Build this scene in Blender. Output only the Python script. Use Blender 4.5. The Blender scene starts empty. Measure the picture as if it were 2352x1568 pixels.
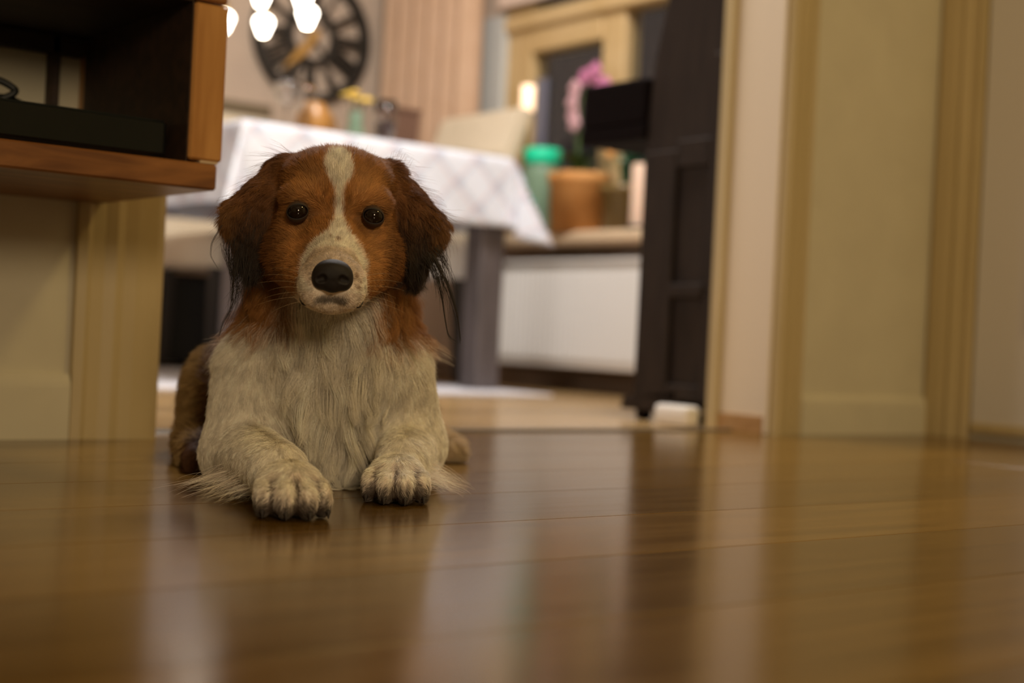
import bpy, bmesh, math, random
import numpy as np
from mathutils import Vector, Matrix
C = bpy.context.scene.collection
SC = bpy.context.scene
PI = math.pi
random.seed(7)
rng = np.random.default_rng(7)

# ------------------------------------------------------------------ camera
# world x and y run along the walls of the house; the camera stands at the origin, 17 cm above the floor
H = 0.17
F = 3266.7                      # focal length in pixels of a 2352 x 1568 frame (50 mm on 36 mm)
YAW = math.radians(52.0)
ROLL = math.radians(2.8)
PITCH = math.radians(-0.16)
FWD = Vector((math.cos(YAW), math.sin(YAW), 0))
RGT = Vector((math.sin(YAW), -math.cos(YAW), 0))
UP = Vector((0, 0, 1))
fw = (FWD * math.cos(PITCH) + UP * math.sin(PITCH)).normalized()
u0 = RGT.cross(fw).normalized()
rc = (RGT * math.cos(ROLL) + u0 * math.sin(ROLL)).normalized()
uc = (u0 * math.cos(ROLL) - RGT * math.sin(ROLL)).normalized()
cam = bpy.data.cameras.new('camera')
cam.lens = 50.0
cam.sensor_width = 36.0
cam.clip_start = 0.01
cam.dof.use_dof = True
cam.dof.focus_distance = 1.385
cam.dof.aperture_fstop = 2.9
cam.dof.aperture_blades = 0
cam_o = bpy.data.objects.new('camera', cam)
cam_o.matrix_world = Matrix(((rc.x, uc.x, -fw.x, 0), (rc.y, uc.y, -fw.y, 0), (rc.z, uc.z, -fw.z, H), (0, 0, 0, 1)))
C.objects.link(cam_o)
SC.camera = cam_o

# ------------------------------------------------------------------ world, lights, exposure
w = bpy.data.worlds.new('world')
SC.world = w
w.use_nodes = True
w.node_tree.nodes['Background'].inputs[0].default_value = (0.010, 0.012, 0.016, 1)
w.node_tree.nodes['Background'].inputs[1].default_value = 1.0
SC.view_settings.view_transform = 'Standard'
SC.view_settings.look = 'None'
SC.view_settings.exposure = 0.0
SC.view_settings.gamma = 1.0
SC.view_settings.use_curve_mapping = False
SC.cycles.use_denoising = True
SC.cycles.max_bounces = 8
SC.cycles.sample_clamp_indirect = 4.0

def area(name, loc, target, size, power, col):
    l = bpy.data.lights.new(name, 'AREA')
    l.shape = 'DISK'; l.size = size; l.energy = power; l.color = col
    o = bpy.data.objects.new(name, l)
    o.location = loc
    o.rotation_euler = (Vector(target) - Vector(loc)).to_track_quat('-Z', 'Y').to_euler()
    C.objects.link(o)
    return o
area('hall_lamp', (-0.7, -2.5, 1.28), (1.0, 1.6, 0.3), 0.8, 50.0, (1.0, 0.77, 0.49))
area('hall_ceiling_fill', (1.95, -0.35, 2.38), (2.05, 0.2, 0), 0.4, 17.0, (1.0, 0.73, 0.27))  # unseen overhead fill, added to brighten the right wall and the dog
area('dining_ceiling_lamp', (1.95, 2.60, 2.40), (2.0, 2.9, 0), 0.6, 58.0, (1.0, 0.95, 0.91))
area('dining_low_fill', (0.72, 2.60, 0.66), (2.6, 3.6, 0.40), 0.4, 5.0, (1.0, 0.94, 0.89))  # unseen low fill, added to brighten the chair seat, radiator and door reveal

# ------------------------------------------------------------------ helpers
def mat(name, col, rough=0.5, **kw):
    m = bpy.data.materials.new(name); m.use_nodes = True
    b = m.node_tree.nodes['Principled BSDF']
    b.inputs['Base Color'].default_value = (*col, 1)
    b.inputs['Roughness'].default_value = rough
    for k, v in kw.items():
        b.inputs[k].default_value = v
    return m
def nodes(m):
    return m.node_tree.nodes, m.node_tree.links, m.node_tree.nodes['Principled BSDF']
def vary(m, scale, c1, c2, stretch=(1, 1, 1), detail=4.0, coord='Object', bump=0.0, rnd=False, rough=None):
    """colour between c1 and c2 by stretched noise; optional fine relief"""
    n, l, b = nodes(m)
    tc = n.new('ShaderNodeTexCoord'); mp = n.new('ShaderNodeMapping'); mp.inputs['Scale'].default_value = stretch
    l.new(tc.outputs[coord], mp.inputs['Vector'])
    nz = n.new('ShaderNodeTexNoise'); nz.inputs['Scale'].default_value = scale; nz.inputs['Detail'].default_value = detail
    nz.inputs['Distortion'].default_value = 0.6
    if rnd:
        oi = n.new('ShaderNodeObjectInfo'); ml = n.new('ShaderNodeMath'); ml.operation = 'MULTIPLY'; ml.inputs[1].default_value = 37.0
        l.new(oi.outputs['Random'], ml.inputs[0])
        nz.noise_dimensions = '4D'; l.new(ml.outputs[0], nz.inputs['W'])
    l.new(mp.outputs[0], nz.inputs['Vector'])
    r = n.new('ShaderNodeValToRGB')
    r.color_ramp.elements[0].position = 0.3; r.color_ramp.elements[0].color = (*c1, 1)
    r.color_ramp.elements[1].position = 0.7; r.color_ramp.elements[1].color = (*c2, 1)
    l.new(nz.outputs['Fac'], r.inputs['Fac'])
    out = r.outputs['Color']
    if rnd:
        hs = n.new('ShaderNodeHueSaturation')
        mr = n.new('ShaderNodeMapRange'); mr.inputs['To Min'].default_value = 0.82; mr.inputs['To Max'].default_value = 1.18
        l.new(oi.outputs['Random'], mr.inputs['Value']); l.new(mr.outputs[0], hs.inputs['Value']); l.new(out, hs.inputs['Color'])
        out = hs.outputs['Color']
    l.new(out, b.inputs['Base Color'])
    if bump:
        bp = n.new('ShaderNodeBump'); bp.inputs['Strength'].default_value = bump; bp.inputs['Distance'].default_value = 0.002
        l.new(nz.outputs['Fac'], bp.inputs['Height']); l.new(bp.outputs[0], b.inputs['Normal'])
    if rough:
        mr2 = n.new('ShaderNodeMapRange'); mr2.inputs['To Min'].default_value = rough[0]; mr2.inputs['To Max'].default_value = rough[1]
        l.new(nz.outputs['Fac'], mr2.inputs['Value']); l.new(mr2.outputs[0], b.inputs['Roughness'])
    return m
def obj(name, bm, m=None, parent=None, smooth=False, loc=None):
    if isinstance(bm, bmesh.types.BMesh):
        me = bpy.data.meshes.new(name); bmesh.ops.recalc_face_normals(bm, faces=bm.faces); bm.to_mesh(me); bm.free()
    else:
        me = bm
    if m and not me.materials: me.materials.append(m)
    if smooth:
        me.polygons.foreach_set('use_smooth', [True] * len(me.polygons))
    o = bpy.data.objects.new(name, me)
    if parent: o.parent = parent
    if loc: o.location = loc
    C.objects.link(o)
    return o
def tag(o, label=None, cat=None, group=None, kind=None):
    if label: o['label'] = label
    if cat: o['category'] = cat
    if group: o['group'] = group
    if kind: o['kind'] = kind
    return o
def thing(name, label, cat, loc=(0, 0, 0), rz=0.0, group=None):
    o = bpy.data.objects.new(name, None); o.empty_display_size = 0.1
    o.location = loc; o.rotation_euler = (0, 0, rz); C.objects.link(o)
    return tag(o, label, cat, group)
def struct(name, bm, m, parent=None):
    o = obj(name, bm, m, parent)
    if not parent: o['kind'] = 'structure'
    return o
def dup(o, label=None, loc=None, rz=None):
    r = o.copy(); C.objects.link(r)
    if loc: r.location = loc
    if rz is not None: r.rotation_euler = (0, 0, rz)
    if label: r['label'] = label
    for ch in list(o.children):
        c = ch.copy(); C.objects.link(c); c.parent = r
        for g in ch.children:
            d = g.copy(); C.objects.link(d); d.parent = c
    return r
def box(x0, x1, y0, y1, z0, z1, bev=0.0, bm=None, seg=1):
    t = bmesh.new()
    bmesh.ops.create_cube(t, size=1.0, matrix=Matrix.Translation(((x0+x1)/2, (y0+y1)/2, (z0+z1)/2)) @ Matrix.Diagonal((x1-x0, y1-y0, z1-z0, 1)))
    if bev: bmesh.ops.bevel(t, geom=list(t.edges), offset=bev, segments=seg, profile=0.5, affect='EDGES')
    return into(t, bm)
def into(t, bm):
    if bm is None: return t
    me = bpy.data.meshes.new('tmp'); t.to_mesh(me); t.free(); bm.from_mesh(me); bpy.data.meshes.remove(me)
    return bm
def lathe(prof, seg=24, loc=(0, 0, 0), bm=None, close=False):
    """prof: list of (r, z)"""
    t = bm or bmesh.new()
    rings = []
    for r, z in prof:
        if r < 1e-6: rings.append([t.verts.new((loc[0], loc[1], loc[2] + z))])
        else: rings.append([t.verts.new((loc[0] + r*math.cos(2*PI*k/seg), loc[1] + r*math.sin(2*PI*k/seg), loc[2] + z)) for k in range(seg)])
    for a, b in zip(rings, rings[1:]):
        for k in range(seg):
            k2 = (k+1) % seg
            if len(a) == 1 and len(b) == 1: continue
            if len(a) == 1: t.faces.new((a[0], b[k], b[k2]))
            elif len(b) == 1: t.faces.new((a[k], a[k2], b[0]))
            else: t.faces.new((a[k], a[k2], b[k2], b[k]))
    return t
def tube(pts, rad, seg=8, bm=None, cap=True):
    t = bm or bmesh.new()
    pts = [Vector(p) for p in pts]
    rads = rad if isinstance(rad, (list, tuple)) else [rad]*len(pts)
    rings = []; nrm = None
    for i, p in enumerate(pts):
        d = (pts[min(i+1, len(pts)-1)] - pts[max(i-1, 0)]).normalized()
        if nrm is None: nrm = d.orthogonal().normalized()
        nrm = (nrm - d*nrm.dot(d)).normalized()
        b = d.cross(nrm)
        rings.append([t.verts.new(p + (nrm*math.cos(2*PI*k/seg) + b*math.sin(2*PI*k/seg))*rads[i]) for k in range(seg)])
    for a, b in zip(rings, rings[1:]):
        for k in range(seg):
            t.faces.new((a[k], a[(k+1) % seg], b[(k+1) % seg], b[k]))
    if cap:
        t.faces.new(rings[0][::-1]); t.faces.new(rings[-1])
    return t
def prism(poly, axis, a0, a1, bev=0.0, bm=None):
    """extrude a 2-D polygon; axis 'x': poly in (y,z); 'y': poly in (x,z); 'z': poly in (x,y)"""
    t = bmesh.new()
    def P(p, a):
        return {'x': (a, p[0], p[1]), 'y': (p[0], a, p[1]), 'z': (p[0], p[1], a)}[axis]
    v0 = [t.verts.new(P(p, a0)) for p in poly]; v1 = [t.verts.new(P(p, a1)) for p in poly]
    n = len(poly)
    t.faces.new(v0[::-1]); t.faces.new(v1)
    for k in range(n): t.faces.new((v0[k], v0[(k+1) % n], v1[(k+1) % n], v1[k]))
    if bev: bmesh.ops.bevel(t, geom=list(t.edges), offset=bev, segments=2, profile=0.5, affect='EDGES')
    return into(t, bm)
def ball(c, r, bm=None, sub=2, sc=(1, 1, 1), rot=None):
    t = bm or bmesh.new()
    M = Matrix.Translation(c) @ (rot.to_4x4() if rot else Matrix.Identity(4)) @ Matrix.Diagonal((sc[0], sc[1], sc[2], 1))
    bmesh.ops.create_icosphere(t, subdivisions=sub, radius=r, matrix=M)
    return t
def arc(p0, p1, p2, n=10):
    p0, p1, p2 = Vector(p0), Vector(p1), Vector(p2)
    return [p0*(1-t)**2 + p1*2*t*(1-t) + p2*t*t for t in [k/(n-1) for k in range(n)]]

# ------------------------------------------------------------------ materials
M = {}
M['hall_wall'] = vary(mat('hall_wall_paint', (.58, .53, .40), .75), 9, (.56, .51, .385), (.60, .55, .415), bump=.05)
M['casing'] = vary(mat('yellowed_cream_paint', (.49, .39, .205), .45), 3, (.46, .36, .185), (.53, .42, .235), stretch=(6, 6, .6))
M['door_paint'] = mat('pale_door_paint', (.62, .58, .54), .45)
M['dining_wall'] = vary(mat('dining_wall_paint', (.58, .46, .36), .8), 6, (.57, .45, .35), (.60, .48, .38))
M['white_paint'] = mat('white_paint', (.78, .76, .72), .5)
M['reveal'] = mat('reveal_paint', (.74, .64, .50), .55)
M['ceiling'] = mat('ceiling_paint', (.78, .74, .66), .9)
M['plank'] = vary(mat('oak_laminate', (.3, .16, .06), .22, **{'Specular IOR Level': .5}), 3.0, (.105, .053, .008), (.170, .090, .016), stretch=(1.2, 14, 14), detail=6, rnd=True, rough=(.15, .21), bump=.015)
M['plank_light'] = vary(mat('light_oak_laminate', (.4, .25, .1), .22, **{'Specular IOR Level': .5}), 3.0, (.36, .225, .095), (.50, .33, .15), stretch=(1.2, 14, 14), detail=6, rnd=True, rough=(.16, .22), bump=.015)
M['subfloor'] = mat('dark_subfloor', (.03, .02, .012), .9)
M['oak'] = vary(mat('oak_plinth', (.40, .23, .09), .4), 6, (.34, .18, .06), (.46, .27, .11), stretch=(3, 3, 10))
M['threshold'] = mat('threshold_metal', (.09, .08, .065), .35, Metallic=.6)
M['cabinet'] = vary(mat('reclaimed_wood', (.30, .12, .035), .38), 5, (.10, .034, .009), (.29, .12, .034), stretch=(1.5, 9, 9), detail=8, bump=.15)
M['cabinet_end'] = vary(mat('reclaimed_wood_end', (.42, .2, .06), .4), 6, (.36, .16, .04), (.50, .25, .075), stretch=(9, 9, 1.2), detail=6, bump=.1)
M['black_plastic'] = mat('black_plastic', (.012, .014, .014), .35)
M['black_rubber'] = mat('black_cable', (.008, .010, .010), .5)
M['table_wood'] = vary(mat('dark_stained_wood', (.10, .085, .085), .45), 8, (.075, .062, .062), (.13, .108, .108), stretch=(6, 6, .7))
M['cream_leather'] = vary(mat('cream_leather', (.74, .64, .48), .42), 30, (.72, .62, .46), (.77, .67, .51), bump=.1)
M['brown_leather'] = mat('brown_leather', (.16, .085, .055), .5)
M['white_leather'] = mat('white_leather', (.78, .78, .77), .45)
M['dark_leg'] = mat('dark_leg', (.03, .024, .020), .5)
M['piano'] = vary(mat('dark_piano_wood', (.018, .012, .009), .55, **{'Specular IOR Level': .2}), 7, (.013, .008, .006), (.026, .017, .012), stretch=(3, 9, 1))
M['piano_black'] = mat('piano_black', (.004, .002, .002), .7, **{'Specular IOR Level': .05})
M['ivory'] = mat('white_key', (.7, .68, .62), .3)
M['clock_iron'] = mat('dark_iron', (.022, .018, .013), .6)
M['gold'] = mat('brass_hand', (.62, .36, .10), .45, Metallic=.3)
M['radiator'] = mat('radiator_enamel', (.80, .78, .75), .4)
M['frame_wood'] = vary(mat('window_wood', (.62, .44, .21), .5), 5, (.58, .40, .18), (.66, .48, .25))
M['grey_paint'] = mat('grey_white_paint', (.60, .62, .60), .5)
M['sill'] = mat('sill_stone', (.66, .50, .33), .4)
M['curtain'] = vary(mat('peach_curtain', (.62, .42, .28), .85), 14, (.60, .40, .26), (.65, .45, .31))
M['terracotta'] = vary(mat('terracotta', (.62, .28, .07), .7), 12, (.58, .25, .06), (.68, .33, .10))
M['olive_pot'] = mat('olive_glazed_pot', (.17, .11, .03), .4)
M['leaf'] = mat('plant_leaf', (.07, .13, .03), .45)
M['leaf_teal'] = mat('plant_leaf_teal', (.04, .16, .10), .45)
M['petal'] = mat('orchid_petal', (.62, .22, .40), .6)
M['petal_pale'] = mat('orchid_petal_pale', (.70, .42, .46), .6)
M['yellow_petal'] = mat('yellow_petal', (.85, .60, .12), .6)
M['orange_petal'] = mat('orange_petal', (.80, .40, .12), .6)
M['soil'] = mat('potting_soil', (.03, .02, .012), .9)
M['green_lid'] = mat('green_plastic_lid', (.01, .75, .42), .4)
M['wax'] = mat('pale_wax', (.80, .58, .44), .5, **{'Subsurface Weight': .2})
M['rug'] = vary(mat('pale_rug', (.72, .72, .78), .95), 60, (.66, .66, .72), (.78, .78, .84), bump=.4)
M['black_box'] = mat('matt_black', (.012, .011, .009), .6)
M['amber'] = mat('amber_glaze', (.42, .20, .05), .3)
M['white_plastic'] = mat('white_plastic', (.75, .72, .68), .4)
M['brass'] = mat('aged_brass', (.30, .20, .08), .4, Metallic=.8)
def glass(name, col=(1, 1, 1), rough=0.02, ior=1.45):
    return mat(name, col, rough, **{'Transmission Weight': 1.0, 'IOR': ior})
M['glass'] = glass('clear_glass', (.95, .96, .98))
M['green_glass'] = mat('green_glass', (.45, .66, .48), .3, **{'Transmission Weight': .6, 'IOR': 1.4})
M['pane'] = glass('window_glass', (.92, .95, .95), 0.0)
def emit(name, col, s):
    m = mat(name, (.9, .85, .75), .4)
    b = m.node_tree.nodes['Principled BSDF']
    b.inputs['Emission Color'].default_value = (*col, 1); b.inputs['Emission Strength'].default_value = s
    return m
M['lamp_glass'] = emit('lit_opal_glass', (1.0, .90, .76), 12.0)
M['flame_glass'] = emit('lit_candle_glass', (1.0, .62, .34), 1.6)
# cloth: white with a diagonal lattice of thin pale blue and rose lines
def cloth_mat():
    m = mat('printed_cloth', (.80, .81, .86), .85); n, l, b = nodes(m)
    uv = n.new('ShaderNodeUVMap'); uv.uv_map = 'UVMap'
    sx = n.new('ShaderNodeSeparateXYZ'); l.new(uv.outputs[0], sx.inputs[0])
    def mth(op, a, c):
        q = n.new('ShaderNodeMath'); q.operation = op
        for i, v in enumerate((a, c)):
            if isinstance(v, (int, float)): q.inputs[i].default_value = v
            elif v is not None: l.new(v, q.inputs[i])
        return q.outputs[0]
    def line(v, period, w):
        f = mth('PINGPONG', v, period/2)
        return mth('LESS_THAN', f, w)
    s = mth('ADD', sx.outputs[0], sx.outputs[1]); d = mth('SUBTRACT', sx.outputs[0], sx.outputs[1])
    a = line(s, .15, .010); c = line(d, .15, .010)
    a2 = line(mth('ADD', s, .017), .15, .004); c2 = line(mth('ADD', d, .017), .15, .004)
    blue = mth('MAXIMUM', mth('MULTIPLY', a, .30), mth('MULTIPLY', c, .30))
    cross = mth('MULTIPLY', mth('MULTIPLY', line(s, .15, .022), line(d, .15, .022)), .55)
    blue = mth('MAXIMUM', blue, cross)
    rose = mth('MULTIPLY', mth('MAXIMUM', a2, c2), .5)
    m1 = n.new('ShaderNodeMixRGB'); m1.inputs[1].default_value = (.75, .79, .88, 1); m1.inputs[2].default_value = (.36, .44, .58, 1); l.new(blue, m1.inputs[0])
    m2 = n.new('ShaderNodeMixRGB'); m2.inputs[2].default_value = (.70, .42, .40, 1); l.new(m1.outputs[0], m2.inputs[1]); l.new(rose, m2.inputs[0])
    l.new(m2.outputs[0], b.inputs['Base Color'])
    return m
M['cloth'] = cloth_mat()

# ------------------------------------------------------------------ setting
YW, YB = 1.93, 2.09          # the two faces of the wall with the wide doorway
XL, XR = 0.857, 2.17         # doorway
XD = 2.69                    # hall wall with the door on the right
XW, YE = 3.20, 4.96          # dining room: window wall and far wall
ZC = 2.45
fl = obj('floor', box(-2.6, 3.3, -3.1, 5.05, -.10, -.0125), M['subfloor']); fl['kind'] = 'structure'
plank_mesh = {}
def plank(x0, x1, y0, y1, pm):
    L, Wd = round(x1-x0, 4), round(y1-y0, 4)
    if (L, Wd, pm) not in plank_mesh:
        b = box(-L/2, L/2, -Wd/2, Wd/2, -.012, 0, .0009)
        me = bpy.data.meshes.new('plank'); bmesh.ops.recalc_face_normals(b, faces=b.faces); b.to_mesh(me); b.free(); me.materials.append(M[pm])
        plank_mesh[(L, Wd, pm)] = me
    o = bpy.data.objects.new('plank', plank_mesh[(L, Wd, pm)]); o.parent = fl
    o.location = ((x0+x1)/2, (y0+y1)/2, 0); C.objects.link(o)
PW = .1935
def rows(ys, x_lo, x_hi, lng=2.58, pm='plank'):
    for i, (ya, yb) in enumerate(ys):
        x = x_lo - [.75, 1.00, .85, 1.10, .70][i % 5]
        while x < x_hi:
            a, b = max(x, x_lo), min(x+lng, x_hi)
            if b - a > .02: plank(a+.0001, b-.0001, ya+.0003, yb-.0003, pm)
            x += lng
seams = [1.035 + PW*k for k in range(-12, 6)]          # up to the threshold
ys = [(a, b) for a, b in zip(seams, seams[1:]) if b <= YW]
ys.append((ys[-1][1], YW))
rows(ys, -2.0, XD)
rows([(YW, 2.020)], XL, XR)
rows([(2.052, YB)], XL, XR, pm='plank_light')
yy = YB; ys = []
while yy < YE - .01:
    ys.append((yy, min(yy+PW, YE))); yy += PW
rows(ys, -.6, XW, pm='plank_light')
struct('trim_5', box(XL, XR, 2.0205, 2.0515, -.012, .0035, .002), M['threshold'])

struct('ceiling', box(-2.6, 3.3, -3.1, 5.1, ZC, ZC+.1), M['ceiling'])
wl = struct('wall_front', box(-2.5, XL-.02, YW, YB, -.0125, ZC), M['hall_wall'])
struct('wall_front_right', box(XR+.02, XD+.1, YW, YB, -.0125, ZC), M['hall_wall'])
struct('wall_lintel', box(XL-.02, XR+.02, YW, YB, 2.06, ZC), M['hall_wall'])
struct('wall_right', box(XD, XD+.1, -3.1, YW-.0, -.0125, ZC), M['hall_wall'])
struct('wall_left', box(-2.6, -2.5, -3.1, YB, -.0125, ZC), M['hall_wall'])
struct('wall_rear', box(-2.6, XD+.1, -3.2, -3.1, -.0125, ZC), M['hall_wall'])
# dining room shell
struct('wall_back', box(-.7, XW+.25, YE, YE+.1, -.0125, ZC), M['dining_wall'])
struct('wall_dining_left', box(-.7, -.6, YB, YE, -.0125, ZC), M['dining_wall'])
# dining-side face of the doorway wall
struct('wall_doorway', box(XR+.02, XW, YB, YB+.012, -.0125, ZC), M['dining_wall'])
WY0, WY1, WZ0, WZ1 = 2.55, 4.25, .50, 2.1     # window opening
ww = struct('wall_window', box(XW, XW+.25, YB, WY0, -.0125, ZC), M['dining_wall'])
for nm, b in (('wall_window_far', box(XW, XW+.25, WY1, YE, -.0125, ZC)), ('wall_window_low', box(XW, XW+.25, WY0, WY1, -.0125, WZ0)), ('wall_window_high', box(XW, XW+.25, WY0, WY1, WZ1, ZC))):
    struct(nm, b, M['dining_wall'])
# door casings: moulded boards on both sides of the doorway, jamb boards inside it
def casing_prof(w, d, flip=False):
    p = [(0, 0), (0, d*.55), (w*.10, d*.8), (w*.16, d*.62), (w*.30, d*.70), (w*.42, d), (w*.52, d*.85), (w*.66, d), (w*.9, d), (w, d*.7), (w, 0)]
    return [(w - a, b) for a, b in p][::-1] if flip else p
# left casing on the hall side
cw = .125
pl = [(XL - cw + a, YW - b) for a, b in casing_prof(cw, .022)]
struct('trim_1', prism(pl, 'z', 0, 2.06+cw), M['casing'])
cwr = .085
pr = [(XR + a, YW - b) for a, b in casing_prof(cwr, .020, True)]
struct('trim_2', prism(pr, 'z', 0, 2.06+cw), M['casing'])
struct('trim_3', box(XL-cw, XR+cwr, YW-.022, YW, 2.06, 2.06+cw, .004), M['casing'])
# jamb lining: left and right reveal, with a stop bead at the dining side and an oak plinth
struct('door_jamb_left', box(XL-.02, XL, YW, YB, 0, 2.06, .001), M['reveal'])
jr = struct('door_jamb_right', box(XR, XR+.02, YW, YB, 0, 2.06, .001), M['reveal'])
obj('plinth', box(XR-.006, XR, YW+.012, YB-.02, 0, .036, .001), M['oak'], jr)
obj('stop_bead', box(XR-.013, XR, YB-.026, YB-.002, 0, 2.06, .003), M['casing'], jr)
obj('edge_bead', box(XR-.006, XR, YW-.001, YW+.010, 0, 2.06, .002), M['reveal'], jr)
struct('trim_4', prism([(XR-.004 + a, YB + b) for a, b in casing_prof(.09, .020)], 'z', 0, 2.1), M['casing'])
# skirting boards
def skirt(nm, x0, x1, yface, sgn, h=.09, t=.014, m=None):
    prof = [(yface, 0), (yface, h), (yface + sgn*t*.5, h), (yface + sgn*t*.9, h*.88), (yface + sgn*t, h*.8), (yface + sgn*t, 0)]
    b = prism(prof, 'x', x0, x1)
    return struct(nm, b, m or M['hall_wall'])
skirt('baseboard_front', -2.5, XL-cw-.002, YW, -1)
skirt('baseboard_front_right', XR+cwr, XD, YW, -1, .082)
skirt('baseboard_back', -.6, XW, YE, -1, .07, .012, M['white_paint'])
b = box(XW-.014, XW, YB, YE-.013, 0, .07, .003); struct('baseboard_window', b, mat('brown_skirting', (.20, .13, .08), .6))
# hall door on the right: casing and panelled door
struct('trim_6', prism([(XD - b_, YW-.002-.115 + a) for a, b_ in casing_prof(.115, .022)], 'z', 0, 2.15), M['casing'])
dr = struct('door_1', box(XD-.012, XD+.03, .93, YW-.122, .012, 2.03, .002), M['door_paint'])
obj('kick_strip', box(XD-.018, XD-.012, .94, YW-.126, .014, .036, .002), M['casing'], dr)
for z0, z1 in ((.24, .95), (1.08, 1.9)):
    b = box(XD-.020, XD-.0125, 1.03, 1.68, z0, z1, .004)
    obj('door_panel', b, M['door_paint'], dr)
b = tube([(XD-.012, 1.03, 1.02), (XD-.06, 1.03, 1.02), (XD-.06, 1.14, 1.02)], .009, 10)
obj('door_handle', b, M['brass'], dr)

# ------------------------------------------------------------------ window with blind, sill, curtain
fr = obj('window_1', None or box(XW+.02, XW+.10, 3.585, 3.70, WZ0, WZ1, .006), M['frame_wood']); fr['kind'] = 'structure'
obj('frame_stile', box(XW+.02, XW+.10, 4.085, WY1, WZ0, WZ1, .006), M['frame_wood'], fr)
obj('frame_stile', box(XW+.02, XW+.10, WY0, WY0+.09, WZ0, WZ1, .006), M['frame_wood'], fr)
obj('transom', box(XW+.015, XW+.11, 3.70, 4.085, 1.21, 1.30, .006), M['frame_wood'], fr)
obj('transom', box(XW-.004, XW+.115, WY0, WY1, 1.30, 1.36, .006), M['frame_wood'], fr)
obj('bottom_rail', box(XW+.02, XW+.10, 3.70, 4.085, WZ0, .56, .006), M['frame_wood'], fr)
obj('bottom_rail', box(XW+.02, XW+.10, WY0+.09, 3.585, WZ0, .56, .006), M['frame_wood'], fr)
obj('pane', box(XW+.055, XW+.061, 3.70, 4.085, .56, 1.21), M['pane'], fr)
obj('pane', box(XW+.055, XW+.061, WY0+.09, 3.585, .56, 1.30), M['pane'], fr)
obj('pane', box(XW+.055, XW+.061, WY0+.09, 4.085, 1.36, WZ1), M['pane'], fr)
obj('sash_strip', box(XW+.045, XW+.055, 4.025, 4.085, .56, 1.12, .002), mat('blue_grey_metal', (.22, .23, .32), .4, Metallic=.3), fr)
obj('reveal_board', box(XW-.006, XW+.02, 4.225, 4.36, WZ0+.03, 1.37, .003), M['grey_paint'], fr)
obj('blind', box(XW-.03, XW-.02, WY0, 4.24, 1.385, 2.12, .003), mat('cream_pink_blind', (.76, .60, .50), .8), fr)
sl = struct('trim_7', box(XW-.205, XW+.02, WY0-.05, 4.36, .482, .527, .012), M['sill'])
# curtain: one pleated sheet
def curtain():
    t = bmesh.new(); n = 90; zs = [.54, .8, 1.1, 1.5, 2.0, 2.24]
    cols = []
    for i in range(n+1):
        y = 4.26 + (4.88-4.26)*i/n; ph = i/n*2*PI*6
        cols.append([t.verts.new((XW-.10 + (.030 + .012*(1 - z/2.3))*math.sin(ph + .25*math.sin(z*2+i*.05)) , y + .008*math.sin(ph*2), z)) for z in zs])
    for a, b in zip(cols, cols[1:]):
        for k in range(len(zs)-1): t.faces.new((a[k], b[k], b[k+1], a[k+1]))
    return t
cu = obj('curtain', curtain(), M['curtain'], smooth=True)
md = cu.modifiers.new('thick', 'SOLIDIFY'); md.thickness = .004
tag(cu, 'peach pleated curtain hanging beside the window near the far corner', 'curtain')
rl = thing('curtain_rail', 'wooden curtain rail above the window wall', 'rail', (XW-.10, 3.5, 2.27))
obj('rod', tube([(0, -1.0, 0), (0, 1.42, 0)], .014, 12), M['oak'], rl)
obj('bracket', box(-.012, .10, 1.36, 1.38, -.015, .015, .003), M['oak'], rl)
obj('bracket', box(-.012, .10, -.9, -.88, -.015, .015, .003), M['oak'], rl)
for k in range(8):
    y = .68 + k*.09
    obj('ring', tube([(.02*math.cos(q), y, -.008+.02*math.sin(q)) for q in [2*PI*j/12 for j in range(13)]], .003, 6, cap=False), M['brass'], rl)

# ------------------------------------------------------------------ radiator
rd = thing('radiator', 'white ribbed panel radiator under the windowsill', 'radiator', (XW-.18, 3.45, .080))
RL, RH = 1.10, .345
b = bmesh.new(); box(.012, .05, -RL/2, RL/2, 0, RH, .004, b); obj('panel', b, M['radiator'], rd)
nr = 40
rib = None
for k in range(nr):
    y = -RL/2 + .03 + (RL-.06)*k/(nr-1)
    if rib is None:
        o = obj('rib', prism([(.013, -.009), (.002, -.006), (0, 0), (.002, .006), (.013, .009)], 'z', .03, RH-.03), M['radiator'], rd); rib = o
        o.location = (0, y, 0)
    else:
        o = rib.copy(); C.objects.link(o); o.location = (0, y, 0)
obj('top_grille', box(-.002, .085, -RL/2-.004, RL/2+.004, RH, RH+.012, .003), M['radiator'], rd)
for s in (-1, 1):
    obj('side_cover', box(-.002, .085, s*(RL/2+.006)-.006, s*(RL/2+.006)+.006, -.005, RH+.012, .003), M['radiator'], rd)
    obj('bracket', box(.05, .18, s*.4-.02, s*.4+.02, .05, RH-.05, .002), M['radiator'], rd)
obj('valve', tube([(.03, RL/2+.03, .04), (.03, RL/2+.03, -.074)], .009, 10), M['white_plastic'], rd)

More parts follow.
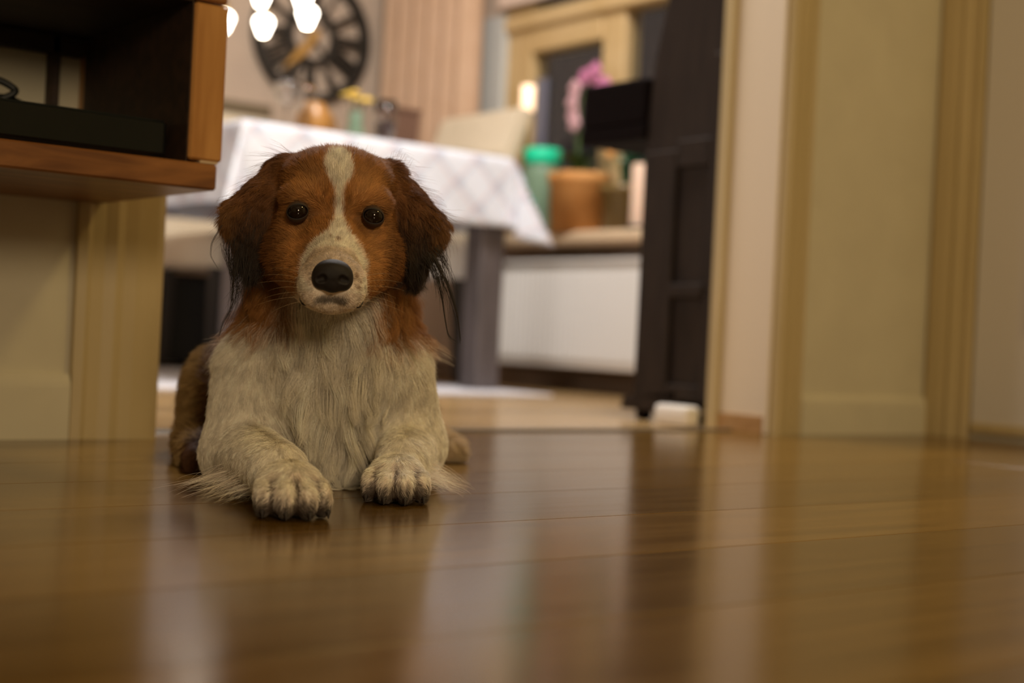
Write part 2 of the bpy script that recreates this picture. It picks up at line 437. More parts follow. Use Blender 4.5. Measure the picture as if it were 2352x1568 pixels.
# ------------------------------------------------------------------ wooden media cabinet hung on the hall wall
CX1 = .763; CX0 = -.75; CY0, CY1 = 1.565, YW-.001
CZ0, CZ1 = .328, .582
cb = thing('media_cabinet', 'reddish brown wooden open media cabinet mounted on the hall wall', 'cabinet', (0, 0, 0))
obj('bottom_board', box(CX0, CX1, CY0, CY1, CZ0, CZ0+.031, .0025), M['cabinet'], cb)
obj('top_board', box(CX0, CX1+.004, CY0, CY1, CZ1-.031, CZ1, .0025), M['cabinet'], cb)
obj('side_board', box(CX1-.037, CX1+.006, CY0+.001, CY1, CZ0+.0345, CZ1-.0335, .0025), M['cabinet_end'], cb)
obj('side_board', box(CX0, CX0+.037, CY0+.001, CY1, CZ0+.0315, CZ1-.0315, .0025), M['cabinet_end'], cb)
shade_m = vary(mat('painted_inner_shade', (.03, .015, .008), .6), 6, (.018, .009, .005), (.045, .022, .011), stretch=(1.5, 9, 9))  # the cabinet's inner shade as a dark colour, on added sheets and back boards
obj('shade_sheet', box(CX1-.0385, CX1-.0371, CY0+.006, CY1-.024, CZ0+.0315, CZ1-.0315), shade_m, cb)
obj('shade_sheet', box(CX0+.04, CX1-.0387, CY0+.006, CY1-.024, CZ1-.0329, CZ1-.0314), shade_m, cb)
obj('back_board', box(.679, .692, CY1-.022, CY1, CZ0+.0315, CZ1-.0315, .002), shade_m, cb)
obj('back_board', box(CX0+.037, CX1-.0388, CY1-.022, CY1, CZ1-.058, CZ1-.033, .002), shade_m, cb)
obj('joint_sliver', box(CX1-.022, CX1+.001, CY0+.002, CY0+.02, CZ0+.0316, CZ0+.0342), mat('pale_joint', (.55, .42, .28), .6), cb)  # pale strip in the joint of bottom and side board

bx0 = thing('set_top_box', 'flat black set-top box lying inside the wooden media cabinet', 'set-top box', (.50, 1.77, CZ0+.0312))
obj('housing', box(-.215, .215, -.165, .095, .006, .050, .004), M['black_plastic'], bx0)
obj('front_panel', box(-.21, .21, -.1685, -.165, .009, .047, .001), mat('glossy_black', (.006, .008, .008), .12), bx0)
for x in (-.19, .20):
    for y in (-.14, .06):
        obj('foot', lathe([(0, 0), (.009, 0), (.009, .006), (0, .006)], 12, (x, y, 0)), M['black_rubber'], bx0)
for k in range(9):
    obj('vent_slot', box(-.12 + k*.03, -.105 + k*.03, -.10, .03, .050, .0506), M['black_rubber'], bx0)
# looped cable lying on the box
cz = CZ0+.0312+.0505+.0045
pts = [Vector(p) for p in [(.33, 1.84, cz), (.42, 1.82, cz+.012), (.50, 1.79, cz+.036), (.560, 1.78, cz+.042), (.585, 1.775, cz+.034), (.586, 1.773, cz+.027), (.573, 1.777, cz+.019), (.556, 1.785, cz+.014), (.562, 1.797, cz+.020), (.585, 1.80, cz+.024), (.608, 1.797, cz+.017), (.628, 1.79, cz+.005), (.645, 1.785, cz), (.61, 1.76, cz), (.56, 1.765, cz), (.52, 1.80, cz), (.47, 1.82, cz)]]
def smooth_path(p, n=6):
    out = []
    for i in range(len(p)-1):
        a, b, c, d = p[max(i-1, 0)], p[i], p[i+1], p[min(i+2, len(p)-1)]
        for k in range(n):
            t = k/n
            out.append(.5*((2*b) + (c-a)*t + (2*a-5*b+4*c-d)*t*t + (3*b-a-3*c+d)*t**3))
    return out + [p[-1]]
tag(obj('cable', tube(smooth_path(pts), .0045, 8), M['black_rubber'], smooth=True), 'black cable looped on top of the black set-top box', 'cable')

# ------------------------------------------------------------------ dining table and cloth
TX0, TX1, TY0, TY1, TZ = 1.765, 2.68, 3.475, 4.30, .718
tb = thing('dining_table', 'dark stained wooden dining table with square legs', 'table', ((TX0+TX1)/2, (TY0+TY1)/2, .0062))
hx, hy = (TX1-TX0)/2, (TY1-TY0)/2
obj('tabletop', box(-hx, hx, -hy, hy, TZ-.04, TZ, .004), M['table_wood'], tb)
for s in (-1, 1):
    for q in (-1, 1):
        obj('leg', box(s*(hx-.047)-.044, s*(hx-.047)+.044, q*(hy-.053)-.044, q*(hy-.053)+.044, 0, TZ-.04, .004), M['table_wood'], tb)
for s in (-1, 1):
    obj('apron', box(-hx+.093, hx-.093, s*(hy-.04)-.011, s*(hy-.04)+.011, TZ-.13, TZ-.041, .002), M['table_wood'], tb)
    obj('apron', box(s*(hx-.04)-.011, s*(hx-.04)+.011, -hy+.099, hy-.099, TZ-.13, TZ-.041, .002), M['table_wood'], tb)
def cloth():
    ov = .222; e = .006
    xs = sorted(set([round(v, 4) for v in np.concatenate([np.linspace(TX0-ov, TX0, 15), np.linspace(TX0, TX1, 24), np.linspace(TX1, TX1+ov, 15)])]))
    ys_ = sorted(set([round(v, 4) for v in np.concatenate([np.linspace(TY0-ov, TY0, 15), np.linspace(TY0, TY1, 24), np.linspace(TY1, TY1+ov, 15)])]))
    t = bmesh.new(); uvl = t.loops.layers.uv.new('UVMap'); g = []
    for x in xs:
        col = []
        for y in ys_:
            qx, qy = min(max(x, TX0-e), TX1+e), min(max(y, TY0-e), TY1+e)
            dx, dy = x-qx, y-qy; r = math.hypot(dx, dy)
            if r < 1e-6: p = (x, y, TZ+.002)
            else:
                nx, ny = dx/r, dy/r
                th = math.atan2(abs(dy), abs(dx)); corner = math.sin(2*th)
                flare = .05*r + corner*r*(.20 + .20*math.cos(th*8)) + .010*math.sin((x*3.1+y*2.7)*9)*min(1, r/.2)*(1-corner)
                drop = math.sqrt(max(r*r - flare*flare, 0))
                p = (qx + nx*flare, qy + ny*flare, TZ + .002 - drop)
            v = t.verts.new(p); col.append((v, (x, y)))
        g.append(col)
    for a, b in zip(g, g[1:]):
        for k in range(len(a)-1):
            q = [a[k], b[k], b[k+1], a[k+1]]
            f = t.faces.new([z[0] for z in q])
            for lp, z in zip(f.loops, q): lp[uvl].uv = z[1]
    return t
ct = obj('tablecloth', cloth(), M['cloth'], smooth=True)
md = ct.modifiers.new('thick', 'SOLIDIFY'); md.thickness = .0015; md.offset = 1
tag(ct, 'white tablecloth with diagonal lattice pattern draped over the dining table', 'tablecloth')

# ------------------------------------------------------------------ dining chairs
def chair(label, loc, rz, m, rake=.20, top=.95, wd=.44):
    """seat front towards -y, back at +y"""
    t = thing('dining_chair', label, 'chair', loc, rz, 'chairs around the dining table')
    hw = wd/2
    obj('seat', box(-hw, hw, -.22, .22, .345, .465, .022, seg=3), m, t, smooth=True)
    # raked padded backrest
    poly = [(.185, .40), (.185 + rake, top - .02), (.195 + rake, top), (.235 + rake, top), (.245 + rake, top - .02), (.245, .40)]
    obj('backrest', prism(poly, 'x', -hw, hw, .012), m, t)
    yb = lambda z: .183 + rake*(z-.40)/(top-.40)
    for z in (.60, .78):
        obj('seam', tube([(-hw+.01, yb(z), z), (hw-.01, yb(z), z)], .003, 6), m, t)
    for sx in (-1, 1):
        obj('leg', prism([(-.205, .35), (-.165, .35), (-.170, 0), (-.200, 0)], 'x', sx*(hw-.03)-.018, sx*(hw-.03)+.018, .003), M['dark_leg'], t)
        obj('leg', prism([(.165, .35), (.21, .35), (.225, 0), (.195, 0)], 'x', sx*(hw-.03)-.018, sx*(hw-.03)+.018, .003), M['dark_leg'], t)
    return t
c1 = chair('cream leather dining chair behind the far side of the table, partly behind the dog', (2.31, 4.49, .0062), PI*0 , M['cream_leather'], rake=.12, top=.975, wd=.46)
obj('top_trim', box(-.234, .234, .183+.108, .247+.126, .938, .986, .006), mat('dark_top_trim', (.16, .12, .07), .5), c1)
c2 = chair('cream leather dining chair at the window side of the table, back leaning outward', (2.56, 4.02, .0062), -PI/2, M['cream_leather'], rake=.20, top=.945, wd=.46)

next(c for c in c2.children if c.name.startswith('seat')).data.materials[0] = M['white_leather']
# black box standing beside the far chair
k = thing('speaker_box', 'matt black floor box standing behind the dog against the far wall', 'box', (2.02, 4.835, 0))
obj('housing', box(-.20, .30, -.11, .11, .02, .34, .008), M['black_box'], k)
for x in (-.17, .27):
    for y in (-.08, .08): obj('foot', lathe([(0, 0), (.015, 0), (.015, .02), (0, .02)], 10, (x, y, 0)), M['black_rubber'], k)
obj('grille', box(-.19, .29, -.116, -.1105, .035, .325, .002), mat('black_grille', (.018, .017, .015), .9), k)

rg = obj('rug', box(.75, 2.72, 3.27, 4.66, .0, .006, .002), M['rug'])
tag(rg, 'pale bluish white rug on the floor under the dining table', 'rug')

# ------------------------------------------------------------------ on the table
def wine_glass(loc, label, h=.205, r=.036):
    t = thing('wine_glass', label, 'glass', loc, 0, 'glasses on the dining table')
    obj('foot', lathe([(0, 0), (.034, 0), (.034, .002), (.012, .004), (.0035, .012), (0, .012)], 24), M['glass'], t, True)
    obj('stem', lathe([(0, .0118), (.0035, .0118), (.003, .06), (.0045, .092), (0, .092)], 16), M['glass'], t, True)
    obj('bowl', lathe([(0, .0915), (.012, .094), (r*.9, .115), (r, .14), (r*.82, h), (r*.79, h), (r*.96, .14), (r*.86, .117), (.010, .0955), (0, .0935)], 24), M['glass'], t, True)
    return t
TT = TZ + .0045
wine_glass((2.015, 3.70, TT), 'clear stemmed wine glass nearest the left corner of the table', .165, .040)
wine_glass((2.095, 3.74, TT), 'clear stemmed wine glass close beside the amber jug on the table', .170, .036)
t = thing('tumbler', 'clear bluish drinking glass right of the yellow flowers on the table', 'glass', (2.35, 3.69, TT))
obj('body', lathe([(0, 0), (.028, 0), (.034, .10), (.036, .15), (.034, .15), (.032, .10), (.026, .006), (0, .006)], 24), M['glass'], t, True)
obj('water', lathe([(0, .0065), (.0258, .0065), (.031, .085), (0, .085)], 24), glass('water', (.85, .88, 1.0), 0, 1.33), t, True)
t = thing('jug', 'amber brown jug with a dark lid on the dining table', 'jug', (2.17, 3.81, TT))
obj('body', lathe([(0, 0), (.045, 0), (.055, .02), (.055, .085), (.035, .12), (.028, .135), (.024, .135), (0, .13)], 24), M['amber'], t, True)
obj('lid', lathe([(0, .134), (.030, .134), (.030, .15), (.012, .16), (.010, .172), (0, .174)], 20), M['dark_leg'], t, True)
obj('handle', tube(arc((.050, 0, .03), (.105, 0, .07), (.036, 0, .118), 10), .006, 8), M['amber'], t, True)
t = thing('flower_vase', 'small green vase with yellow flowers on the dining table', 'vase', (2.25, 3.70, TT))
obj('vase', lathe([(0, 0), (.022, 0), (.030, .03), (.020, .08), (.024, .105), (.020, .105), (.016, .08), (0, .02)], 20), M['green_glass'], t, True)
for i, (dx, dy, h) in enumerate([(-.035, 0, .15), (.0, .015, .165), (.03, -.01, .145), (.012, -.03, .135), (-.015, -.025, .14), (.05, .02, .15)]):
    st = obj('stem', tube(arc((0, 0, .04), (dx*.2, dy*.2, .10), (dx, dy, h), 8), .0018, 6), M['leaf'], t)
    b = bmesh.new()
    for q in range(8):
        a = q*PI/4
        ball((dx + .013*math.cos(a), dy + .013*math.sin(a), h), .010, b, 1, (1, 1, .5))
    ball((dx, dy, h+.003), .008, b, 1)
    obj('blossom', b, M['yellow_petal'], st, True)

t = thing('lidded_box', 'dark brown tapered wooden box right of the tumbler on the table', 'box', (2.455, 3.78, TT))
obj('body', prism([(-.055, 0), (.045, 0), (.052, .135), (-.042, .135)], 'y', -.045, .045, .003), M['brown_leather'], t)
obj('lid', box(-.046, .056, -.049, .049, .1352, .150, .003), M['brown_leather'], t)

# ------------------------------------------------------------------ chandelier
LC = (2.02, 3.95, 0)
ch = thing('chandelier', 'chandelier with lit opal glass shades above the dining table', 'lamp', (LC[0], LC[1], 1.08))
obj('stem', tube([(0, 0, .21), (0, 0, ZC-1.08-.03)], .008, 10), M['clock_iron'], ch)
obj('ceiling_rose', lathe([(0, ZC-1.08), (.06, ZC-1.08), (.055, ZC-1.10), (.012, ZC-1.115), (0, ZC-1.115)], 24), M['clock_iron'], ch, True)
obj('bar', tube([(0, -.20, .21), (0, .20, .21)], .009, 10), M['clock_iron'], ch)
for i, (x, y) in enumerate([(.144, .206), (.174, -.024), (.03, -.25), (-.066, -.174), (.026, .25), (-.16, .03)]):
    yb_ = max(-.18, min(.18, y*.8))
    arm = obj('arm', tube(arc((0, yb_, .21), (x*.6, y, .25), (x, y, .118), 12), .005, 8), M['clock_iron'], ch, True)
    obj('socket', lathe([(0, .085), (.014, .085), (.014, .118), (.007, .122), (0, .122)], 14, (x, y, 0)), M['brass'], arm, True)
    sh = obj('lamp_shade', lathe([(.012, .026), (.014, .028), (.030, .068), (.030, .073), (.023, .084), (.012, .091), (0, .091)], 20, (x, y, 0)), M['lamp_glass'], arm, True)

# ------------------------------------------------------------------ wall clock
ck = thing('wall_clock', 'large round iron skeleton clock with brass hands on the far wall', 'clock', (2.79, YE-.004, 1.315))
CR = .262
def annulus(r0, r1, y0, y1, n=64):
    t = bmesh.new(); R = []
    for k in range(n):
        a = 2*PI*k/n; c, s = math.cos(a), math.sin(a)
        R.append([t.verts.new((r*c, y, r*s)) for r, y in ((r0, y0), (r1, y0), (r1, y1), (r0, y1))])
    for k in range(n):
        A, B = R[k], R[(k+1) % n]
        for j in range(4): t.faces.new((A[j], B[j], B[(j+1) % 4], A[(j+1) % 4]))
    return t
obj('rim', annulus(CR-.040, CR, -.026, 0), M['clock_iron'], ck)
obj('inner_ring', annulus(.085, .115, -.020, 0), M['clock_iron'], ck)
nums = ['XII', 'I', 'II', 'III', 'IIII', 'V', 'VI', 'VII', 'VIII', 'IX', 'X', 'XI']
for i, s in enumerate(nums):
    t = bmesh.new(); adv = []
    x = 0
    for chh in s:
        wch = {'I': .020, 'V': .036, 'X': .036}[chh]; adv.append((chh, x, wch)); x += wch
    for chh, x0, wch in adv:
        xc = x0 + wch/2 - x/2
        strokes = {'I': [(-.0, -.0)], 'V': [(-.012, 0), (.012, 0)], 'X': [(-.012, .012), (.012, -.012)]}[chh]
        for top, bot in strokes:
            prism([(xc+top-.006, .223), (xc+top+.006, .223), (xc+bot+.006, .114), (xc+bot-.006, .114)], 'y', -.018, -.006, bm=t)
    bmesh.ops.rotate(t, verts=t.verts, cent=(0, 0, 0), matrix=Matrix.Rotation(i*PI/6, 3, 'Y'))
    obj('numeral', t, M['clock_iron'], ck)
for k in range(4):
    t = box(-.006, .006, -.012, -.002, .0, .09); bmesh.ops.rotate(t, verts=t.verts, cent=(0, 0, 0), matrix=Matrix.Rotation(k*PI/2 + PI/4, 3, 'Y')); obj('spoke', t, M['clock_iron'], ck)
def hand(nm, ln, wd, ang, y):
    t = prism([(-wd*.5, -.03), (wd*.5, -.03), (wd, ln*.45), (wd*.45, ln*.8), (0, ln), (-wd*.45, ln*.8), (-wd, ln*.45)], 'y', y, y+.004)
    bmesh.ops.rotate(t, verts=t.verts, cent=(0, 0, 0), matrix=Matrix.Rotation(ang, 3, 'Y')); obj(nm, t, M['gold'], ck)
hand('minute_hand', .205, .016, math.radians(222), -.036)
hand('hour_hand', .14, .019, math.radians(216), -.031)
obj('hub', ball((0, -.024, 0), .024, sub=2, sc=(1, .6, 1)), M['gold'], ck, True)

# ------------------------------------------------------------------ piano behind the right door jamb
pn = thing('piano', 'dark upright piano seen end-on behind the right door jamb', 'piano', (2.19, 2.115, 0))
# x: along the keyboard, y: 0 at the back, towards the player
PL = 1.0; PD = .24
def end_board(x0, x1):
    e = obj('end_board', prism([(0, .05), (PD, .05), (PD+.005, .62), (PD-.01, .80), (PD-.085, 1.12), (0, 1.12)], 'x', x0, x1, .003), M['piano'], pn)
    return e
e = end_board(.012, .045); end_board(PL-.045, PL)
# raised stiles and rails on the visible end
obj('end_stile', box(0, .013, PD-.105, PD-.002, .05, .60, .003), M['piano'], e)
obj('end_stile', box(0, .013, .0, .035, .05, .80, .003), M['piano'], e)
obj('end_rail', box(-.006, .013, .035, PD-.105, .275, .305, .003), M['piano'], e)
obj('end_rail', box(0, .013, .035, PD-.105, .05, .085, .003), M['piano'], e)
obj('end_rail', box(0, .013, .035, PD-.105, .56, .62, .003), M['piano'], e)
obj('case', box(.045, PL-.045, 0.005, PD-.03, .06, 1.0), M['piano'], pn)
obj('upper_panel', prism([(PD-.028, .80), (PD-.02, .80), (PD-.10, 1.11), (PD-.108, 1.11)], 'x', .046, PL-.046), M['piano'], pn)
obj('top_lid', box(-.01, PL+.01, -.008, PD-.07, 1.121, 1.145, .004), M['piano'], pn)
kb = obj('key_bed', box(.0, PL, PD+.002, PD+.225, .632, .668, .003), M['piano_black'], pn)
obj('key_cheek', box(0, .05, PD+.002, PD+.222, .669, .772, .006), M['piano_black'], kb)
obj('key_cheek', box(PL-.05, PL, PD+.002, PD+.222, .669, .772, .006), M['piano_black'], kb)
obj('fallboard', box(.052, PL-.052, PD+.01, PD+.05, .70, .775, .003), M['piano_black'], kb)
nk = 36
kw = (PL-.11)/nk
wk = None
for k_ in range(nk):
    if wk is None: wk = obj('white_key', box(.0004, kw-.0004, PD+.055, PD+.215, .67, .692, .001), M['ivory'], kb); o = wk
    else: o = wk.copy(); C.objects.link(o)
    o.location = (.055 + kw*k_, 0, 0)
bk = None
for k_ in range(nk-1):
    if k_ % 7 in (2, 6): continue
    if bk is None: bk = obj('black_key', box(-.006, .006, PD+.055, PD+.15, .692, .703, .002), M['piano_black'], kb); o = bk
    else: o = bk.copy(); C.objects.link(o)
    o.location = (.055 + kw*(k_+1), 0, 0)
for x in (.02, PL-.02):
    obj('toe_block', prism([(PD-.14, .022), (PD+.04, .022), (PD+.03, .05), (PD-.14, .07)], 'x', x-.02, x+.02, .003), M['piano'], pn)
    cs = obj('caster', tube([(x-.012, PD-.02, .014), (x+.012, PD-.02, .014)], .014, 16), M['piano_black'], pn)
    obj('caster', tube([(x-.012, .03, .014), (x+.012, .03, .014)], .014, 16), M['piano_black'], pn)
obj('bottom_board', box(.045, PL-.045, .01, PD-.03, .03, .06), M['piano'], pn)
o = obj('door_block', box(2.125, 2.166, 2.115, 2.215, 0.001, .044, .008, seg=2), M['white_plastic'], smooth=True)
tag(o, 'small white block on the floor between the piano and the door jamb', 'block')

# ------------------------------------------------------------------ things on the windowsill
SZ = .5275
def leaf(bm, base, tip, wd, sag=.0, n=8, fold=.25):
    base, tip = Vector(base), Vector(tip); d = tip-base; side = d.cross(UP)
    if side.length < 1e-4: side = Vector((1, 0, 0))
    side.normalize(); up = side.cross(d).normalized()
    L, R, Cc = [], [], []
    for k in range(n+1):
        t = k/n; p = base + d*t + up*(math.sin(t*PI)*sag); ww_ = wd*math.sin(PI*min(1, .12+.88*t))**.8 * (1 if k < n else .05)
        Cc.append(bm.verts.new(p)); L.append(bm.verts.new(p - side*ww_ + up*ww_*fold)); R.append(bm.verts.new(p + side*ww_ + up*ww_*fold))
    for k in range(n):
        bm.faces.new((L[k], L[k+1], Cc[k+1], Cc[k])); bm.faces.new((Cc[k], Cc[k+1], R[k+1], R[k]))
    return bm
def pot_prof(r0, r1, h, lip=.006):
    return [(0, 0), (r0, 0), (r0 + (r1-r0)*.8, h*.8), (r1+lip*.4, h*.82), (r1+lip, h*.84), (r1+lip, h), (r1-.004, h), (r1-.006, h*.86), (0, h*.86)]
op = thing('potted_orchid', 'pink orchid in a large terracotta pot on the windowsill', 'plant', (3.07, 3.606, SZ))
obj('pot', lathe(pot_prof(.092, .100, .195), 28), M['terracotta'], op, True)
obj('soil', lathe([(0, .168), (.094, .170), (0, .176)], 20), M['soil'], op)
for a, l_, z in ((.2, .17, .22), (2.2, .15, .21), (3.6, .19, .23), (4.9, .16, .25), (5.6, .13, .27)):
    o = obj('leaf', leaf(bmesh.new(), (0, 0, .17), (l_*.9*math.cos(a), l_*.6*math.sin(a), z), .026, .05), M['leaf'], op, True)
stp = arc((0, 0, .17), (.0, .06, .40), (-.01, -.03, .50), 12) + arc((-.01, -.03, .50), (-.01, -.09, .54), (-.02, -.12, .48), 8)[1:]
sm = obj('flower_stem', tube(stp, .003, 8), M['leaf'], op, True)
obj('stake', tube([(0, .005, .15), (0, .02, .46)], .003, 6), M['leaf'], op)
for i, (dx, dy, dz, pm) in enumerate([(-.02, -.10, .48, 0), (-.015, -.055, .52, 0), (-.01, -.01, .515, 0), (-.03, -.085, .525, 0), (-.02, .025, .48, 1), (-.02, .035, .435, 1), (-.015, .035, .395, 1), (-.02, .02, .365, 1), (-.02, -.125, .475, 0)]):
    fl_ = bmesh.new()
    for q in range(5):
        a = 2*PI*q/5 + i
        ball((dx, dy + .017*math.cos(a), dz + .017*math.sin(a)), .016, fl_, 1, (.35, 1, 1))
    ball((dx-.006, dy, dz), .007, fl_, 1)
    obj('blossom', fl_, M['petal_pale'] if pm else M['petal'], op, True)
# second plant in an olive pot, with arching leaves
p2 = thing('potted_plant', 'arching green plant in an olive pot right of the terracotta pot', 'plant', (3.10, 3.415, SZ))
obj('pot', lathe(pot_prof(.066, .074, .15), 24), M['olive_pot'], p2, True)
obj('soil', lathe([(0, .128), (.068, .130), (0, .134)], 18), M['soil'], p2)
for i, (a, l_, z) in enumerate(((.4, .12, .30), (1.3, .10, .26), (-.9, .12, .26), (-1.6, .15, .25), (-1.3, .19, .21), (2.1, .08, .30), (3.5, .10, .22), (4.2, .14, .25))):
    obj('leaf', leaf(bmesh.new(), (0, 0, .13), (l_*.7*math.cos(a), l_*math.sin(a), z), .017, .05), M['leaf_teal'] if i % 2 else M['leaf'], p2, True)
st = obj('flower_stem', tube(arc((0, 0, .13), (0, .01, .2), (-.03, .04, .25), 8), .002, 6), M['leaf'], p2)
b = bmesh.new()
for q in range(6): ball((-.032, .04 + .014*math.cos(q*PI/3), .262 + .014*math.sin(q*PI/3)), .013, b, 1, (.5, 1, 1))
obj('blossom', b, M['orange_petal'], st, True)
# large glass jar with a bright green lid
t = thing('glass_jar', 'greenish glass jar with a bright green lid on the windowsill', 'jar', (3.055, 3.79, SZ))
obj('body', lathe([(0, 0), (.060, 0), (.066, .01), (.066, .215), (.056, .24), (.053, .24), (.062, .213), (.062, .012), (0, .006)], 28), M['green_glass'], t, True)
obj('lid', lathe([(0, .290), (.062, .290), (.066, .283), (.066, .239), (.064, .237), (0, .237)], 28), M['green_lid'], t, True)
obj('label', prism([(-.050, .055), (.02, .055), (.02, .11), (-.050, .11)], 'x', -.0685, -.0665), M['green_lid'], t)
# pillar candle
t = thing('pillar_candle', 'tall pale pink pillar candle at the right of the windowsill', 'candle', (3.045, 3.283, SZ))
obj('wax', lathe([(0, .006), (.027, .006), (.028, .012), (.028, .20), (.024, .205), (.012, .198), (0, .197)], 24), M['wax'], t, True)
obj('wick', tube([(0, 0, .19), (.001, 0, .212)], .001, 6), M['black_rubber'], t)
obj('saucer', lathe([(0, 0), (.042, 0), (.048, .010), (.045, .010), (.040, .005), (0, .005)], 24), M['dark_leg'], t, True)
# candlestick with a lit glass tealight
t = thing('candlestick', 'slim candlestick with a glowing candle glass behind the window-side chair', 'candlestick', (3.065, 3.90, SZ))
obj('base', lathe([(0, 0), (.042, 0), (.040, .010), (.012, .022), (.006, .05), (.006, .40), (.016, .415), (.022, .43), (0, .43)], 20), M['brass'], t, True)
obj('candle_glass', lathe([(0, .431), (.020, .431), (.024, .44), (.024, .52), (.022, .522), (0, .505)], 20), M['flame_glass'], t, True)

# ------------------------------------------------------------------ the dog
# dog frame: x to the dog's left (right of picture), y from head to tail, z up; the head faces -y
def ray(px, py):
    return fw + rc*((px-1176.0)/F) - uc*((py-784.0)/F)
_r = ray(771, 490); EY = Vector((_r.x, _r.y, 0)).normalized(); EX = Vector((EY.y, -EY.x, 0))
DM = np.array([[EX.x, EY.x, 0], [EX.y, EY.y, 0], [0, 0, 1.0]])
def UD(px, py, d):
    r = ray(px, py); t = d / r.dot(EY)
    return np.array([r.dot(EX)*t, d, H + r.z*t])
def to_world(P): return P @ DM.T

E = UD(771, 490, 1.42); E[0] = 0.0                   # point between the eyes
zE = E[2]
prims = []                                            # (label, kind, data, k)
def cap(label, a, b, ra, rb, k=.02): prims.append((label, 'cap', (np.array(a, float), np.array(b, float), ra, rb), k))
def ell(label, c, s, k=.02, rot=None): prims.append((label, 'ell', (np.array(c, float), np.array(s, float), rot), k))
def rotm(ax, deg): return np.array(Matrix.Rotation(math.radians(deg), 3, ax))
def h(x, y, dz): return (x, y, zE + dz)

# trunk and neck
ell('chest', UD(748, 905, 1.60), (.074, .085, .112), .03)
ell('chest', UD(768, 1000, 1.60), (.034, .046, .070), .025)
cap('body', UD(738, 900, 1.68), UD(705, 935, 1.98), .090, .086, .03)
ell('body', UD(690, 960, 2.04), (.092, .09, .090), .03)
cap('neck', h(0, 1.54, -.03), UD(752, 800, 1.60), .062, .086, .03)
# hind legs folded at the sides
ell('thigh', UD(490, 935, 1.86), (.043, .105, .080), .02, rotm('Z', 8))
cap('thigh', UD(458, 1010, 1.80), UD(455, 1040, 1.72), .030, .022, .02)
cap('leg', UD(455, 1040, 1.76), UD(462, 1062, 1.64), .020, .018, .015)
ell('thigh', UD(925, 985, 1.92), (.046, .09, .058), .02, rotm('Z', -8))
cap('leg', UD(975, 1010, 2.0), UD(1008, 1020, 1.93), .026, .021, .015)
ell('paw', UD(1016, 1030, 1.90), (.024, .036, .020), .012, rotm('Z', 25))
# forelegs
shL, elL, wrL, paL = UD(610, 860, 1.56), UD(553, 1040, 1.55), UD(640, 1085, 1.36), UD(670, 1130, 1.29)
shR, elR, wrR, paR = UD(880, 860, 1.57), UD(940, 1020, 1.60), UD(925, 1062, 1.48), UD(910, 1108, 1.425)
cap('leg', shL, elL, .056, .040, .025); cap('leg', elL, wrL, .037, .0275, .02)
cap('leg', shR, elR, .054, .038, .025); cap('leg', elR, wrR, .036, .0265, .02)
def paw(c, yaw, sc):
    R_ = rotm('Z', yaw)
    ell('paw', c + R_ @ np.array([0, .014, .003])*sc, np.array([.028, .036, .023])*sc, .014, R_)
    tips = []
    for x, y, w_ in ((-.0250, -.008, .0078), (-.0090, -.022, .0090), (.0090, -.022, .0090), (.0250, -.008, .0078)):
        p = c + R_ @ (np.array([x, y, -.006])*sc); p[2] = .0165*sc
        ell('toe', p, np.array([w_, .0190, .0155])*sc, .009, R_)
        tips.append((p + R_ @ (np.array([x*.12, -.0165, -.0095])*sc), R_))
    return tips
claws = paw(paL, 10, 1.04) + paw(paR, -4, 1.02)
# head
ell('head', h(0, 1.488, .016), (.060, .072, .052), .02)
ell('head', h(0, 1.472, .041), (.052, .045, .022), .02)
for s in (-1, 1):
    ell('head', h(s*.030, 1.432, .015), (.024, .018, .013), .014)
    ell('head', h(s*.035, 1.470, -.032), (.029, .050, .040), .02)
    cap('head', h(s*.036, 1.45, -.045), h(s*.018, 1.385, -.070), .026, .016, .018)
    ell('muzzle', h(s*.0150, 1.352, -.0735), (.0170, .026, .0215), .010)
    # ears
    cap('ear', h(s*.054, 1.492, .044), h(s*.094, 1.484, -.004), .018, .017, .016)
    cap('ear', h(s*.094, 1.484, -.004), h(s*.083, 1.478, -.040), .017, .012, .014)
    cap('ear', h(s*.074, 1.478, .018), h(s*.078, 1.474, -.040), .014, .011, .014)
ell('head', h(0, 1.425, -.028), (.024, .03, .022), .015)
cap('muzzle', h(0, 1.42, -.043), h(0, 1.352, -.061), .030, .0185, .014)
ell('muzzle', h(0, 1.366, -.0885), (.0190, .022, .0110), .007)
ell('head', h(0, 1.45, -.078), (.032, .05, .018), .02)

